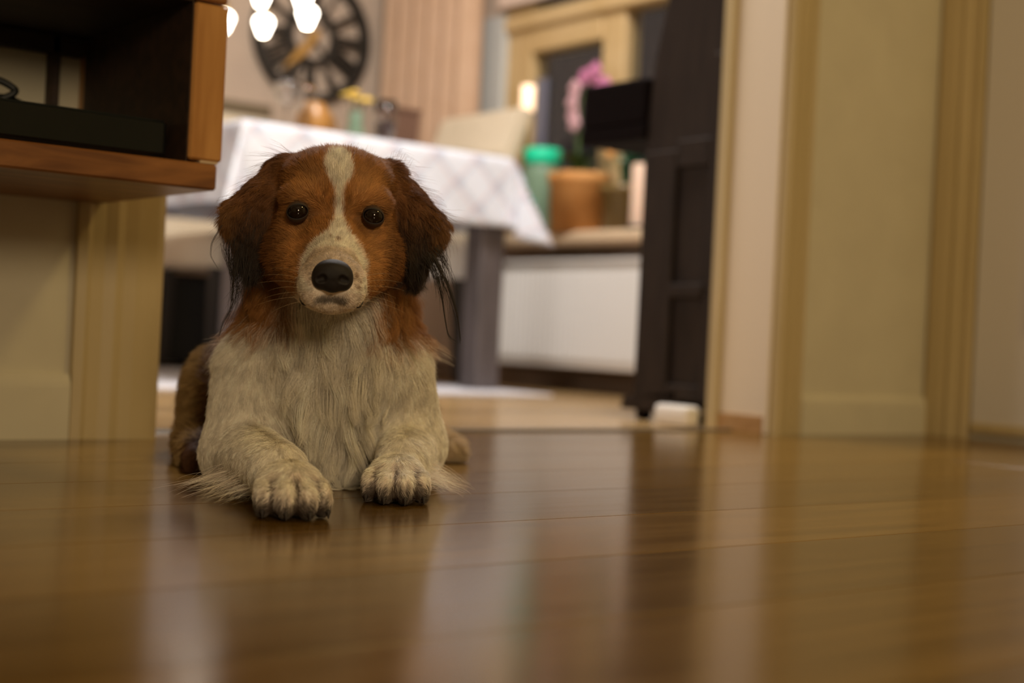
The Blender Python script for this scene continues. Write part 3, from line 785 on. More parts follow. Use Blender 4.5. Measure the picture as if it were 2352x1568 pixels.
def d_prim(pr, P):
    _, kind, dat, k = pr
    if kind == 'cap':
        a, b, ra, rb = dat; ba = b-a
        t = np.clip(((P-a) @ ba)/(ba @ ba), 0, 1)
        return np.linalg.norm(P - a - t[..., None]*ba, axis=-1) - (ra + (rb-ra)*t)
    c, s, rot = dat; q = P-c
    if rot is not None: q = q @ rot
    k0 = np.linalg.norm(q/s, axis=-1); k1 = np.linalg.norm(q/(s*s), axis=-1)
    return np.where(k1 > 1e-9, k0*(k0-1)/np.maximum(k1, 1e-9), -s.min())
def bounds(pr):
    _, kind, dat, k = pr
    if kind == 'cap':
        a, b, ra, rb = dat; m = max(ra, rb)
        return np.minimum(a, b)-m, np.maximum(a, b)+m
    c, s, rot = dat; m = s.max() if rot is not None else s
    return c-m, c+m
def build_field(prs, hv, pad=.02, carve=()):
    lo = np.min([bounds(p)[0] for p in prs], 0)-pad; hi = np.max([bounds(p)[1] for p in prs], 0)+pad
    n = np.ceil((hi-lo)/hv).astype(int)+1
    Fd = np.full(n, .06, np.float32)
    ax = [lo[i] + hv*np.arange(n[i]) for i in range(3)]
    def region(b0, b1, m):
        i0 = np.maximum(((b0-m-lo)/hv).astype(int), 0); i1 = np.minimum(((b1+m-lo)/hv).astype(int)+2, n)
        sl = tuple(slice(a, b) for a, b in zip(i0, i1))
        return sl, np.stack(np.meshgrid(*[ax[i][sl[i]] for i in range(3)], indexing='ij'), -1)
    for p in prs:
        k = p[3]; sl, P = region(*bounds(p), k + .012)
        d = d_prim(p, P); f = Fd[sl]
        hh = np.maximum(k-np.abs(f-d), 0)/k
        Fd[sl] = np.minimum(f, d) - hh*hh*k*.25
    for c, r, k in carve:
        sl, P = region(c-r, c+r, k+.01)
        d = r - np.linalg.norm(P-c, axis=-1); f = Fd[sl]
        hh = np.maximum(k-np.abs(f-d), 0)/k
        Fd[sl] = np.maximum(f, d) + hh*hh*k*.25
    return Fd, lo
def surface_nets(Fd, lo, hv):
    S = Fd < 0
    c = [S[i:S.shape[0]-1+i, j:S.shape[1]-1+j, k:S.shape[2]-1+k] for i in (0, 1) for j in (0, 1) for k in (0, 1)]
    anyc = c[0].copy(); allc = c[0].copy()
    for q in c[1:]: anyc |= q; allc &= q
    act = np.argwhere(anyc & ~allc)
    idx = -np.ones(anyc.shape, np.int64); idx[tuple(act.T)] = np.arange(len(act))
    offs = np.array([(i, j, k) for i in (0, 1) for j in (0, 1) for k in (0, 1)])
    V = np.stack([Fd[tuple((act+o).T)] for o in offs], 1)
    acc = np.zeros((len(act), 3)); cnt = np.zeros(len(act))
    for a in range(8):
        for b in range(a+1, 8):
            if np.abs(offs[a]-offs[b]).sum() != 1: continue
            va, vb = V[:, a], V[:, b]; m = (va < 0) != (vb < 0)
            t = np.where(m, va/np.where(m, va-vb, 1), 0)
            acc += np.where(m[:, None], offs[a] + t[:, None]*(offs[b]-offs[a]), 0); cnt += m
    P = lo + hv*(act + acc/cnt[:, None])
    quads = []
    for axis in range(3):
        o = [0, 0, 0]; o[axis] = 1
        A = S; sh = np.array(S.shape) - np.array(o)
        a = S[:sh[0], :sh[1], :sh[2]]; b = S[o[0]:, o[1]:, o[2]:]
        e = np.argwhere(a != b)
        u, v = [(1, 2), (2, 0), (0, 1)][axis]
        ok = (e[:, u] > 0) & (e[:, v] > 0) & (e[:, u] < S.shape[u]-1) & (e[:, v] < S.shape[v]-1); e = e[ok]
        inside = S[tuple(e.T)]
        def cell(du, dv):
            q = e.copy(); q[:, u] -= du; q[:, v] -= dv; return idx[tuple(q.T)]
        q = np.stack([cell(1, 1), cell(0, 1), cell(0, 0), cell(1, 0)], 1)
        q[~inside] = q[~inside][:, ::-1]
        quads.append(q)
    return P, np.concatenate(quads)
def np_mesh(name, P, Q):
    me = bpy.data.meshes.new(name)
    me.vertices.add(len(P)); me.vertices.foreach_set('co', P.astype(np.float32).ravel())
    k = Q.shape[1]
    me.loops.add(len(Q)*k); me.loops.foreach_set('vertex_index', Q.astype(np.int32).ravel())
    me.polygons.add(len(Q)); me.polygons.foreach_set('loop_start', np.arange(0, len(Q)*k, k, dtype=np.int32))
    me.polygons.foreach_set('loop_total', np.full(len(Q), k, np.int32)) if bpy.app.version < (4, 1, 0) else None
    me.update(calc_edges=True); me.validate()
    me.polygons.foreach_set('use_smooth', [True]*len(me.polygons))
    return me

EYE = [np.array(h(s*.0372, 1.4155, -.001)) for s in (-1, 1)]
HV = .0024; h_eye = .0098
Fd, LO = build_field(prims, HV, carve=[(e + np.array([0, -.006, 0]), h_eye, .004) for e in EYE])
PV, QV = surface_nets(Fd, LO, HV)
PV[:, 2] = np.maximum(PV[:, 2], .0012)
# distances to the labelled primitives, smoothed over the surface -> what grows where
LAB = ['head', 'muzzle', 'ear', 'neck', 'chest', 'body', 'thigh', 'leg', 'paw', 'toe']
def label_of(P):
    D = np.full((len(P), len(LAB)), 9.0)
    for p in prims:
        j = LAB.index(p[0]); D[:, j] = np.minimum(D[:, j], d_prim(p, P))
    D[:, 2] -= .003
    return D.argmin(1), D
lab, DL = label_of(PV); lab_soft = (DL + rng.normal(0, .007, DL.shape)).argmin(1)
N0 = np.zeros_like(PV)
tri = np.concatenate([QV[:, [0, 1, 2]], QV[:, [0, 2, 3]]])
fn = np.cross(PV[tri[:, 1]]-PV[tri[:, 0]], PV[tri[:, 2]]-PV[tri[:, 0]])
for k in range(3):
    for j in range(3): N0[:, j] += np.bincount(tri[:, k], fn[:, j], len(PV))
N0 /= np.maximum(np.linalg.norm(N0, axis=1, keepdims=True), 1e-12)

def sstep(a, b, x):
    t = np.clip((x-a)/(b-a), 0, 1); return t*t*(3-2*t)
RED = np.array([.44, .195, .054]); RED_D = np.array([.20, .080, .024]); RED_L = np.array([.66, .34, .115])
WHT = np.array([.96, .83, .70]); BLK = np.array([.022, .015, .010]); TAN = np.array([.42, .29, .13])
def lerp(a, b, t): return a + (b-a)*t[:, None]
def coat_colour(P, lab, jit=0.0):
    """the coat's own markings, in the dog's frame"""
    P = P + rng.normal(0, 1, P.shape)*jit
    x, y, z = P[:, 0], P[:, 1], P[:, 2]-zE; ax_ = np.abs(x)
    n = len(P)
    col = np.tile(WHT, (n, 1))
    L = lambda *names: np.isin(lab, [LAB.index(q) for q in names])
    # ---- head
    hd = L('head', 'muzzle', 'ear', 'neck') | (L('chest') & (z > -.14))
    face = np.tile(RED, (n, 1))
    face = lerp(face, RED_L, sstep(.03, .0, np.hypot(ax_-.026, (z-.028)*.9))*.55)            # light spots over the eyes
    face = lerp(face, RED_L, sstep(.05, .0, np.hypot(ax_-.040, z+.045))*.35)
    face = lerp(face, RED_D, sstep(.025, .060, z)*.45 * sstep(.0, .03, ax_))
    face = lerp(face, RED_D, sstep(.042, .060, ax_)*.9)
    # blaze: wide on the crown, narrow between the eyes, widening to the muzzle
    zs = np.array([-.12, -.060, -.047, -.034, -.026, -.017, -.006, .004, .014, .024, .030, .037, .045, .053, .060, .066, .070])
    ws = np.array([.036, .0320, .0315, .0265, .0200, .0095, .0044, .0040, .0042, .0046, .0075, .0118, .0142, .0132, .0115, .007, -.01])
    w_ = np.interp(z, zs, ws); cx = np.interp(z, [-.06, -.02, .03, .07], [.0, .0035, .0025, -.001])
    white = sstep(.0018, -.0018, np.abs(x-cx) - w_) * (y < 1.475)
    side = sstep(1.415, 1.392, y)
    white = np.where(z < -.025, white*side, white)
    face = lerp(face, WHT, white)
    # freckles and tan rim around the nose, darker lips
    nd = np.hypot(ax_/1.25, z+.058)
    rim = sstep(.0255, .0185, nd)*sstep(-.105, -.060, z) * (z < -.036) * (y < 1.38)
    face = lerp(face, np.array([.30, .19, .085]), rim*.5*white)
    for fx, fz, fr in ((.0035, -.028, .0022), (-.004, -.024, .0012), (.022, -.064, .0022), (.0245, -.075, .0020), (.020, -.082, .0022), (-.021, -.070, .0012), (.026, -.069, .0014), (.0235, -.088, .0018), (.0165, -.090, .0016)):
        face = lerp(face, np.array([.22, .12, .06]), sstep(fr*1.5, fr*.4, np.hypot(x-fx, z-fz)) * .8 * (y < 1.41))
    # eye surround
    ed = np.minimum(np.linalg.norm(P-EYE[0], axis=1), np.linalg.norm(P-EYE[1], axis=1))
    face = lerp(face, BLK*1.2, sstep(.0122, .0104, ed)*.95)
    face = lerp(face, np.array([.16, .075, .03]), sstep(.021, .014, ed)*.45*(z < .003))
    # ears: red, blackening towards the lower edge
    ear = lerp(np.tile(RED_D*.95, (n, 1)), BLK, sstep(.026, -.020, z + .10*(ax_-.095)*-1 + rng.normal(0, .006, n))*.93)
    ear = lerp(ear, RED*.6, sstep(.092, .106, ax_)*.75*sstep(-.06, -.02, z))
    face = np.where(L('ear')[:, None], ear, face)
    # neck: red mantle at the sides, white bib in the middle
    bib = sstep(.052, .034, ax_ - np.clip(-.098-z, 0, .2)*1.15 + rng.normal(0, .004, n))
    neck = lerp(np.tile(RED*.85, (n, 1)), WHT, np.maximum(bib*(y < 1.58), sstep(-.100, -.136, z + rng.normal(0, .010, n))))
    isn = L('neck', 'chest') | (L('head') & (z < -.088) & (y > 1.47))
    isn &= ~L('muzzle')
    chin = (z < -.080) & (ax_ < .036) & (y < 1.50)
    face = np.where((chin & L('head', 'muzzle'))[:, None], WHT*.92, face)
    lz = np.where(ax_ < .020, -.0870 - .003*(ax_/.020)**2, -.100 + (ax_-.026)*1.05)
    lip = sstep(.0050, .0015, np.abs(z - lz)) * (y < 1.44) * np.maximum(.75*sstep(.019, .012, ax_), .95*sstep(.022, .028, ax_)*sstep(.050, .044, ax_))
    face = lerp(face, BLK, lip)
    face = np.where(isn[:, None], neck, face)
    col = np.where(hd[:, None], face, col)
    # ---- body: red back with white belly and feet
    bd = L('body', 'thigh')
    b_ = lerp(np.where((x < .0)[:, None], TAN*.55, RED_D), TAN*.8, sstep(.12, .05, P[:, 2])*.9)
    b_ = np.where((L('thigh') & (x < 0))[:, None], lerp(np.tile(RED_D*.6, (n, 1)), TAN*1.15, sstep(-.140, -.156, x)), b_)
    col = np.where(bd[:, None], b_, col)
    bl = L('leg', 'paw') & (P[:, 1] > 1.62)
    col = np.where((bl & (x < -.10))[:, None], RED_D*.6, col); col = np.where((bl & (x > .05))[:, None], np.array([.56, .43, .27]), col)  # left hind leg: its shadow is put into the darker colour
    # grey-brown pads and hair, with shade below and between the toes painted in
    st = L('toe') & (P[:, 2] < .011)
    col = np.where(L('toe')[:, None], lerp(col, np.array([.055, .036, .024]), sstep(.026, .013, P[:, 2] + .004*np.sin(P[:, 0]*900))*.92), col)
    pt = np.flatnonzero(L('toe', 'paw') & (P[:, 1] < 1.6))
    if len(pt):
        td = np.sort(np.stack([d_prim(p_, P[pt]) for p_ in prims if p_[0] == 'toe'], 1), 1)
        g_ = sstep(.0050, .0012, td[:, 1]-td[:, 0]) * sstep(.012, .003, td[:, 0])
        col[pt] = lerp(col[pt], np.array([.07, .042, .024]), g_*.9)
    return np.clip(col, .004, .9)

dog_m = mat('dog_skin', (.3, .15, .06), .75)
n_, l_, b_ = nodes(dog_m)
at = n_.new('ShaderNodeAttribute'); at.attribute_name = 'coat_colour'; l_.new(at.outputs['Color'], b_.inputs['Base Color'])
hair_m = mat('dog_hair', (.3, .15, .06), .55, **{'Specular IOR Level': .35})
n_, l_, b_ = nodes(hair_m)
at = n_.new('ShaderNodeAttribute'); at.attribute_name = 'hair_colour'; l_.new(at.outputs['Color'], b_.inputs['Base Color'])

me = np_mesh('dog', to_world(PV), QV); me.materials.append(dog_m)
ca = me.attributes.new('coat_colour', 'FLOAT_COLOR', 'POINT')
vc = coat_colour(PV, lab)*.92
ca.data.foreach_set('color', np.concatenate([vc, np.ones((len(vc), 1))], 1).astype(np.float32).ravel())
dog = bpy.data.objects.new('dog', me); C.objects.link(dog)
tag(dog, 'red and white long-eared dog lying on the wooden floor facing the camera', 'dog')

# ---- fur
def field_at(P):
    i = np.clip(((P-LO)/HV), 1, np.array(Fd.shape)-3); i0 = i.astype(int); f = i-i0
    out = 0
    for a in (0, 1):
        for b in (0, 1):
            for c in (0, 1):
                wgt = np.abs(1-a-f[:, 0])*np.abs(1-b-f[:, 1])*np.abs(1-c-f[:, 2])
                out = out + wgt*Fd[i0[:, 0]+a, i0[:, 1]+b, i0[:, 2]+c]
    return out
def field_grad(P):
    g = np.stack([field_at(P + d) - field_at(P - d) for d in np.eye(3)*HV], 1)
    return g/np.maximum(np.linalg.norm(g, axis=1, keepdims=True), 1e-9)
NOSE = np.array(h(0, 1.326, -.067))
def flow(P, lab):
    """lie of the coat"""
    x, y, z = P[:, 0], P[:, 1], P[:, 2]
    d = P - NOSE; d = d/np.linalg.norm(d, axis=1, keepdims=True)
    hd = d*np.array([1, 1.1, 1]) + np.stack([np.sign(x)*sstep(.0, .05, np.abs(x))*.35, 0*x+.15, -.45*sstep(.030, .06, np.abs(x))], 1)
    ear = np.stack([np.sign(x)*(.15 + 1.0*sstep(-.01, .045, z-zE)), -.05+0*x, -1+0*x], 1)
    ch = np.stack([np.sign(x)*.10 + x*2.5 + .40*np.sin(z*55+x*40+2*np.sin(x*70)) + .25*np.sin(z*120-x*90), -.35+0*x, -1+0*x], 1)
    bod = np.stack([x*1.0, 1+0*x, -.5+0*x], 1)
    tz_ = sstep(.045, .115, z)[:, None]
    legL = ((elL-shL)*tz_ + (wrL-elL)*(1-tz_))/.12; legR = ((elR-shR)*tz_ + (wrR-elR)*(1-tz_))/.12
    def lat(el, wr, pa):
        c = np.interp(y, [pa[1], wr[1], el[1]], [pa[0], wr[0], el[0]]); return np.clip((x-c)/.02, -1, 1)
    lx = np.where(x < 0, lat(elL, wrL, paL), lat(elR, wrR, paR))
    side = np.stack([lx*1.1, 0*x, -.75+0*x], 1)
    leg = np.where((x < 0)[:, None], legL, legR)*(.35 + .65*tz_) + side*(1-tz_*.7) + np.array([0, 0, -.3])
    pw = np.stack([lx*.9, -.45+0*x, -.5+0*x], 1)
    out = np.zeros_like(P)
    for j, nm in enumerate(LAB):
        v = {'head': hd, 'muzzle': hd, 'ear': ear, 'neck': ch, 'chest': ch, 'body': bod, 'thigh': bod, 'leg': leg, 'paw': pw, 'toe': pw}[nm]
        v = v/np.maximum(np.linalg.norm(v, axis=1, keepdims=True), 1e-9)
        wj = np.exp(-np.maximum(DL_(P)[:, j], 0)/.006)[:, None]
        out += v*wj
    return out/np.maximum(np.linalg.norm(out, axis=1, keepdims=True), 1e-9)
_dl = {}
def DL_(P):
    k = id(P)
    if k not in _dl: _dl.clear(); _dl[k] = label_of(P)[1]
    return _dl[k]
area_t = np.linalg.norm(fn, axis=1)*.5
tl = np.where(np.isin(lab, [4, 5, 6, 7, 3]) & np.isin(lab_soft, [4, 5, 6, 7, 3]), lab_soft, lab)[tri[:, 0]]
tc_ = PV[tri].mean(1); tn = fn/np.maximum(np.linalg.norm(fn, axis=1, keepdims=True), 1e-12)
def roots(mask, dens):
    a = area_t*mask; n = int(a.sum()*dens)
    if n == 0: return None
    i = rng.choice(len(tri), n, p=a/a.sum())
    u = rng.random((n, 2)); fl_ = u.sum(1) > 1; u[fl_] = 1-u[fl_]
    A = PV[tri[i, 0]]; B = PV[tri[i, 1]]; Cc = PV[tri[i, 2]]
    P = A + (B-A)*u[:, :1] + (Cc-A)*u[:, 1:]
    Nn = N0[tri[i, 0]]*(1-u.sum(1))[:, None] + N0[tri[i, 1]]*u[:, :1] + N0[tri[i, 2]]*u[:, 1:]
    return P, Nn/np.linalg.norm(Nn, axis=1, keepdims=True), tl[i]
from mathutils.kdtree import KDTree
def grow(P, N, lab, length, lift, grav, clump, cl_n, wave, rad, npts=6, freq=1.6, loft=0.0, mid=False, curl=.0, colour=None, parent_dir=None, jit=.0012, gvec=(0, 0, -1)):
    n = len(P)
    length = length*rng.uniform(.75, 1.2, n)
    T = flow(P, lab) if parent_dir is None else parent_dir
    T = T - N*(T*N).sum(1, keepdims=True); T /= np.maximum(np.linalg.norm(T, axis=1, keepdims=True), 1e-6)
    D = T*(1-lift)[:, None] + N*lift[:, None] + rng.normal(0, .10, (n, 3)); D /= np.linalg.norm(D, axis=1, keepdims=True)
    pts = np.zeros((n, npts, 3)); pts[:, 0] = P - N*.0008
    step = (length/(npts-1))[:, None]; g = np.array(gvec, float)
    p = pts[:, 0].copy(); lo_ = .0006
    for k in range(1, npts):
        p = p + D*step
        f = field_at(p); m = f < lo_*k/npts + .0004
        if m.any():
            p[m] += field_grad(p[m])*(lo_*k/npts + .0004 - f[m])[:, None]
        p[:, 2] = np.maximum(p[:, 2], .0012)
        pts[:, k] = p
        D = D + g*(grav[:, None]*step*12); D /= np.linalg.norm(D, axis=1, keepdims=True)
    if cl_n > 0 and n > cl_n:
        gi = rng.choice(n, cl_n, replace=False)
        kd = KDTree(cl_n)
        for q, j in enumerate(gi): kd.insert(P[j], q)
        kd.balance()
        near = np.array([kd.find(v)[1] for v in P])
        gidx = gi[near]
        tt = np.linspace(0, 1, npts)[None, :, None]
        # wave per clump
        ph = rng.uniform(0, 2*PI, n)[gidx][:, None]; amp = (rng.uniform(.4, 1.4, n)[gidx]*wave)[:, None]
        dirw = rng.normal(0, 1, (n, 3)); dirw[:, 2] *= .3
        dirw = dirw[gidx]; dirw /= np.linalg.norm(dirw, axis=1, keepdims=True)
        gp = pts[gidx]
        pts = pts + (gp + (pts[:, :1]-gp[:, :1])*.25 - pts)*(tt**1.2*clump)
        s_ = np.linspace(0, 1, npts)[None, :]
        if loft: pts = pts + N[gidx][:, None, :]*(rng.uniform(-.35, 1, n)[gidx]*loft)[:, None, None]*(np.sin(s_*PI*.62))[:, :, None]
        pts = pts + (np.sin(s_*2*PI*freq + ph) - np.sin(ph))[:, :, None]*(amp*s_)[:, :, None]*dirw[:, None, :]
        pts[:, :, 2] = np.maximum(pts[:, :, 2], .0012)
    tone = np.ones((n, 1)) if cl_n <= 0 or n <= cl_n else rng.uniform(.74, 1.14, (n, 1))[gidx]
    PC = pts[:, npts//2] - N*.001 if mid else P
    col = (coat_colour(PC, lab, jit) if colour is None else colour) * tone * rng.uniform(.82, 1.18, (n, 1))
    return pts, col, np.full(n, rad)
def emit_hair(name, sets, parent):
    by = {}
    for pts, col, rad in sets: by.setdefault(pts.shape[1], []).append((pts, col, rad))
    cu = bpy.data.hair_curves.new(name)
    sizes, POS, COL, RAD = [], [], [], []
    for k, L_ in by.items():
        for pts, col, rad in L_:
            sizes += [k]*len(pts); POS.append(to_world(pts.reshape(-1, 3))); COL.append(col)
            tp = np.linspace(1, 0, k)**.6*.85+.15
            RAD.append((rad[:, None]*tp[None, :]).ravel())
    cu.add_curves(sizes)
    cu.attributes['position'].data.foreach_set('vector', np.concatenate(POS).astype(np.float32).ravel())
    r = cu.attributes.get('radius') or cu.attributes.new('radius', 'FLOAT', 'POINT')
    r.data.foreach_set('value', np.concatenate(RAD).astype(np.float32))
    c = cu.attributes.new('hair_colour', 'FLOAT_COLOR', 'CURVE'); cc = np.concatenate(COL)
    c.data.foreach_set('color', np.concatenate([np.clip(cc, 0, 1), np.ones((len(cc), 1))], 1).astype(np.float32).ravel())
    cu.materials.append(hair_m)
    o = bpy.data.objects.new(name, cu); o.parent = parent; C.objects.link(o)
    return o
J = {q: i for i, q in enumerate(LAB)}
is_ = lambda *names: np.isin(tl, [J[q] for q in names])
front = (tn @ np.array([0, -1.0, 0]))
vis = (front > -.55)
tz = tc_[:, 2]-zE; tx = tc_[:, 0]; ty = tc_[:, 1]
neck_like = is_('neck') | (is_('head') & (tz < -.085) & (ty > 1.475))
# no hair on the eyes or under the nose leather
edist = np.minimum(np.linalg.norm(tc_-EYE[0], axis=1), np.linalg.norm(tc_-EYE[1], axis=1))
ndist = np.linalg.norm((tc_-NOSE)/np.array([1.15, 1, 1]), axis=1)
bare = (edist < .0104) | ((ndist < .0165))
sets = []
one = lambda P, v: np.full(len(P), v)
def add(mask, dens, length, lift, grav, clump, cl_frac, wave, rad, **kw):
    q = roots(mask & ~bare, dens)
    if q is None: return
    P, Nn, L_ = q
    ln = length(P) if callable(length) else one(P, length)
    sets.append(grow(P, Nn, L_, ln, one(P, lift), one(P, grav), clump, int(len(P)*cl_frac), wave, rad, **kw))
face = is_('head', 'muzzle') & ~neck_like
def face_len(P):
    dz = P[:, 2]-zE; dn = np.linalg.norm(P-NOSE, axis=1)
    l_ = .0032 + .008*sstep(.03, .12, dn) + .006*sstep(.04, .075, dz) + .009*sstep(.050, .066, np.abs(P[:, 0]))
    return l_
mz = is_('muzzle') & ~neck_like
add(face & vis & ~mz, 1.35e6, face_len, .20, .25, .30, .02, .0004, .00015, npts=5, mid=True)
add(mz & vis, 1.9e6, face_len, .20, .2, .2, .03, .0002, .00013, npts=4, mid=True, jit=.0008)
add(face & ~vis, 2.0e5, .012, .3, .4, .2, .05, .0005, .0003, npts=4)
# stray hairs on the crown
add(is_('head') & (tz > .045), 2e4, .018, .28, .3, .3, .1, .002, .00010, npts=6)
add(is_('ear'), 8.0e5, lambda P: .015 + .014*sstep(.03, -.05, P[:, 2]-zE), .20, .8, .55, .015, .0012, .00018, npts=6)
add(is_('ear'), 4e4, .030, .34, .5, .3, .1, .004, .00010, npts=7)
add(neck_like & (front > -.6), 7.0e5, .044, .28, .6, .62, .020, .003, .00015, npts=8, loft=.008)
add(is_('chest') & (front > -.4), 9.0e5, lambda P: .020 + .042*sstep(.080, .03, np.abs(P[:, 0]+.008)),   .22, .5, .78, .013, .0040, .00014, npts=10, freq=1.2, loft=.014)
add(is_('leg') & (ty < 1.72), 1.0e6, lambda P: .0085 + .008*sstep(.06, .13, P[:, 2]), .10, .3, .15, .05, .0006, .00014, npts=5)
add(is_('paw') & (ty < 1.72), 1.0e6, .009, .11, .3, .15, .05, .0004, .00014, npts=5)
add(is_('toe'), 8.0e5, .0065, .15, .2, .3, .05, .0003, .00014, npts=4)
add(is_('body', 'thigh') | (is_('paw', 'leg') & (ty > 1.72)), 2.2e5, .020, .22, .5, .4, .05, .001, .0003, npts=5)
coat = emit_hair('coat', sets, dog)

# ---- long black fringes under both ears, feathers behind the elbows
def tress(root, tip, n, spread, rad, col, bend, npts=10, tipspread=None, curlr=0.0):
    r0 = np.array(root) + rng.normal(0, 1, (n, 3))*np.array(spread)
    t1 = np.array(tip) + rng.normal(0, 1, (n, 3))*np.array(tipspread if tipspread is not None else spread)
    t1 = r0 + (t1-r0)*rng.uniform(.45, 1.08, n)[:, None]
    mid = (r0+t1)/2 + np.array(bend)*rng.uniform(.5, 1.4, n)[:, None] + rng.normal(0, .0022, (n, 3))
    t = np.linspace(0, 1, npts)[None, :, None]
    pts = r0[:, None]*(1-t)**2 + mid[:, None]*2*t*(1-t) + t1[:, None]*t*t
    pts[:, :, 2] = np.maximum(pts[:, :, 2], .0012)
    return pts, np.tile(col, (n, 1))*rng.uniform(.7, 1.3, (n, 1)), np.full(n, rad)
fr_sets = []
def U3(px, py, d): return UD(px, py, d)
for (a, b, n, bend) in [((545, 590, 1.455), (548, 700, 1.45), 60, (-.004, -.003, 0)), ((560, 600, 1.455), (520, 755, 1.45), 26, (.006, -.003, -.005)), ((575, 600, 1.46), (560, 690, 1.45), 40, (-.003, -.003, 0)),
                        ((590, 610, 1.46), (572, 665, 1.45), 40, (.003, -.003, 0)), ((530, 560, 1.46), (540, 640, 1.455), 40, (-.004, -.002, 0)), ((545, 610, 1.455), (512, 740, 1.45), 12, (.010, 0, -.008))]:
    fr_sets.append(tress(U3(*a), U3(*b), n, (.005, .004, .004), .00020, BLK, bend, tipspread=(.0028, .004, .006)))
for (a, b, n, bend) in [((985, 590, 1.455), (1020, 700, 1.45), 40, (.003, -.003, .006)), ((990, 590, 1.455), (1035, 740, 1.445), 22, (.010, -.003, .004)), ((960, 600, 1.46), (975, 660, 1.455), 40, (-.002, -.003, 0)),
                        ((1000, 580, 1.455), (1052, 700, 1.445), 16, (.004, 0, .010)), ((940, 610, 1.46), (945, 650, 1.45), 36, (0, 0, 0)), ((1005, 570, 1.46), (1028, 640, 1.455), 30, (.003, 0, 0))]:
    fr_sets.append(tress(U3(*a), U3(*b), n, (.005, .004, .004), .00020, BLK, bend, tipspread=(.003, .004, .006)))
# two strands that curl back up at the end
for (pp) in [[(985, 590), (1012, 660), (1022, 730), (1030, 775), (1052, 788)], [(992, 588), (1030, 660), (1046, 710), (1053, 750), (1056, 790)], [(990, 592), (1024, 650), (1050, 730), (1058, 782)], [(545, 600), (532, 660), (536, 700), (512, 740), (502, 775)], [(508, 520), (484, 560), (482, 590), (500, 618)]]:
    m = 6 if pp[0][0] != 508 else 2
    q = np.array([U3(x, y, 1.448) for x, y in pp]); k = 14
    tt = np.linspace(0, len(q)-1, k); base = np.stack([np.interp(tt, range(len(q)), q[:, c]) for c in range(3)], 1)
    base[1:-1] = (base[:-2] + base[1:-1]*2 + base[2:])/4
    P = base[None] + rng.normal(0, .0012, (m, 1, 3))*np.linspace(1.4, .5, k)[None, :, None]
    fr_sets.append((P, np.tile(BLK, (m, 1)), np.full(m, .00028)))
emit_hair('ear_fringe', fr_sets, dog)
ft = []
for (a, b, n) in [((560, 1085, 1.46), (430, 1115, 1.42), 130), ((580, 1100, 1.42), (470, 1135, 1.36), 130), ((600, 1110, 1.39), (510, 1150, 1.33), 110)]:
    ft.append(tress(U3(*a), U3(*b), n, (.012, .012, .006), 0.00012, WHT*.95, (0, 0, .004), tipspread=(.012, .016, .002)))
for (a, b, n) in [((965, 1085, 1.50), (1060, 1118, 1.50), 130), ((970, 1100, 1.47), (1050, 1128, 1.45), 100), ((965, 1070, 1.52), (1035, 1100, 1.52), 80)]:
    ft.append(tress(U3(*a), U3(*b), n, (.008, .010, .006), 0.00012, WHT, (0, 0, .005), tipspread=(.008, .014, .003)))
emit_hair('leg_feathers', ft, dog)
# whiskers
wk_ = []
for s in (-1, 1):
    for q in range(7):
        r0 = np.array(h(s*(.024+.002*(q % 2)), 1.352 + .004*(q % 3), -.066 - .004*q)); tp = r0 + np.array([s*(.035+.006*(q % 3)), .012, -.004 + .010*(3-q)/3])
        t = np.linspace(0, 1, 8)[:, None]; md_ = (r0+tp)/2 + np.array([0, -.006, .006])
        wk_.append((r0*(1-t)**2 + md_*2*t*(1-t) + tp*t*t)[None])
emit_hair('whiskers', [(np.concatenate(wk_), np.tile(np.array([.55, .40, .22]), (len(wk_), 1)), np.full(len(wk_), .00009))], dog)

# ---- eyes, nose leather, lips, claws
def place(name, P, Q, m, parent=dog): 
    me_ = np_mesh(name, to_world(P), Q); me_.materials.append(m)
    o_ = bpy.data.objects.new(name, me_); o_.parent = parent; C.objects.link(o_); return o_
eye_m = mat('dark_brown_eye', (.010, .005, .003), .03, **{'Specular IOR Level': .35})
iris_m = mat('brown_iris', (.055, .022, .008), .2)
pup_m = mat('pupil', (.002, .002, .002), .1)
lid_m = mat('eye_rim', (.010, .007, .005), .75, **{'Specular IOR Level': .2})
def ring(c, r, t_, n=28, m=8, sq=1.0, tilt=0.0):
    P, Q = [], []
    for i in range(n):
        a = 2*PI*i/n
        for j in range(m):
            b = 2*PI*j/m; rr = r + t_*math.cos(b)
            x_, z_ = rr*math.cos(a), rr*math.sin(a)*sq
            z_ += tilt*x_
            P.append((c[0]+x_, c[1] + t_*math.sin(b) + .22*x_*x_/r, c[2]+z_))
    for i in range(n):
        for j in range(m): Q.append((i*m+j, ((i+1) % n)*m+j, ((i+1) % n)*m+(j+1) % m, i*m+(j+1) % m))
    return np.array(P), np.array(Q)
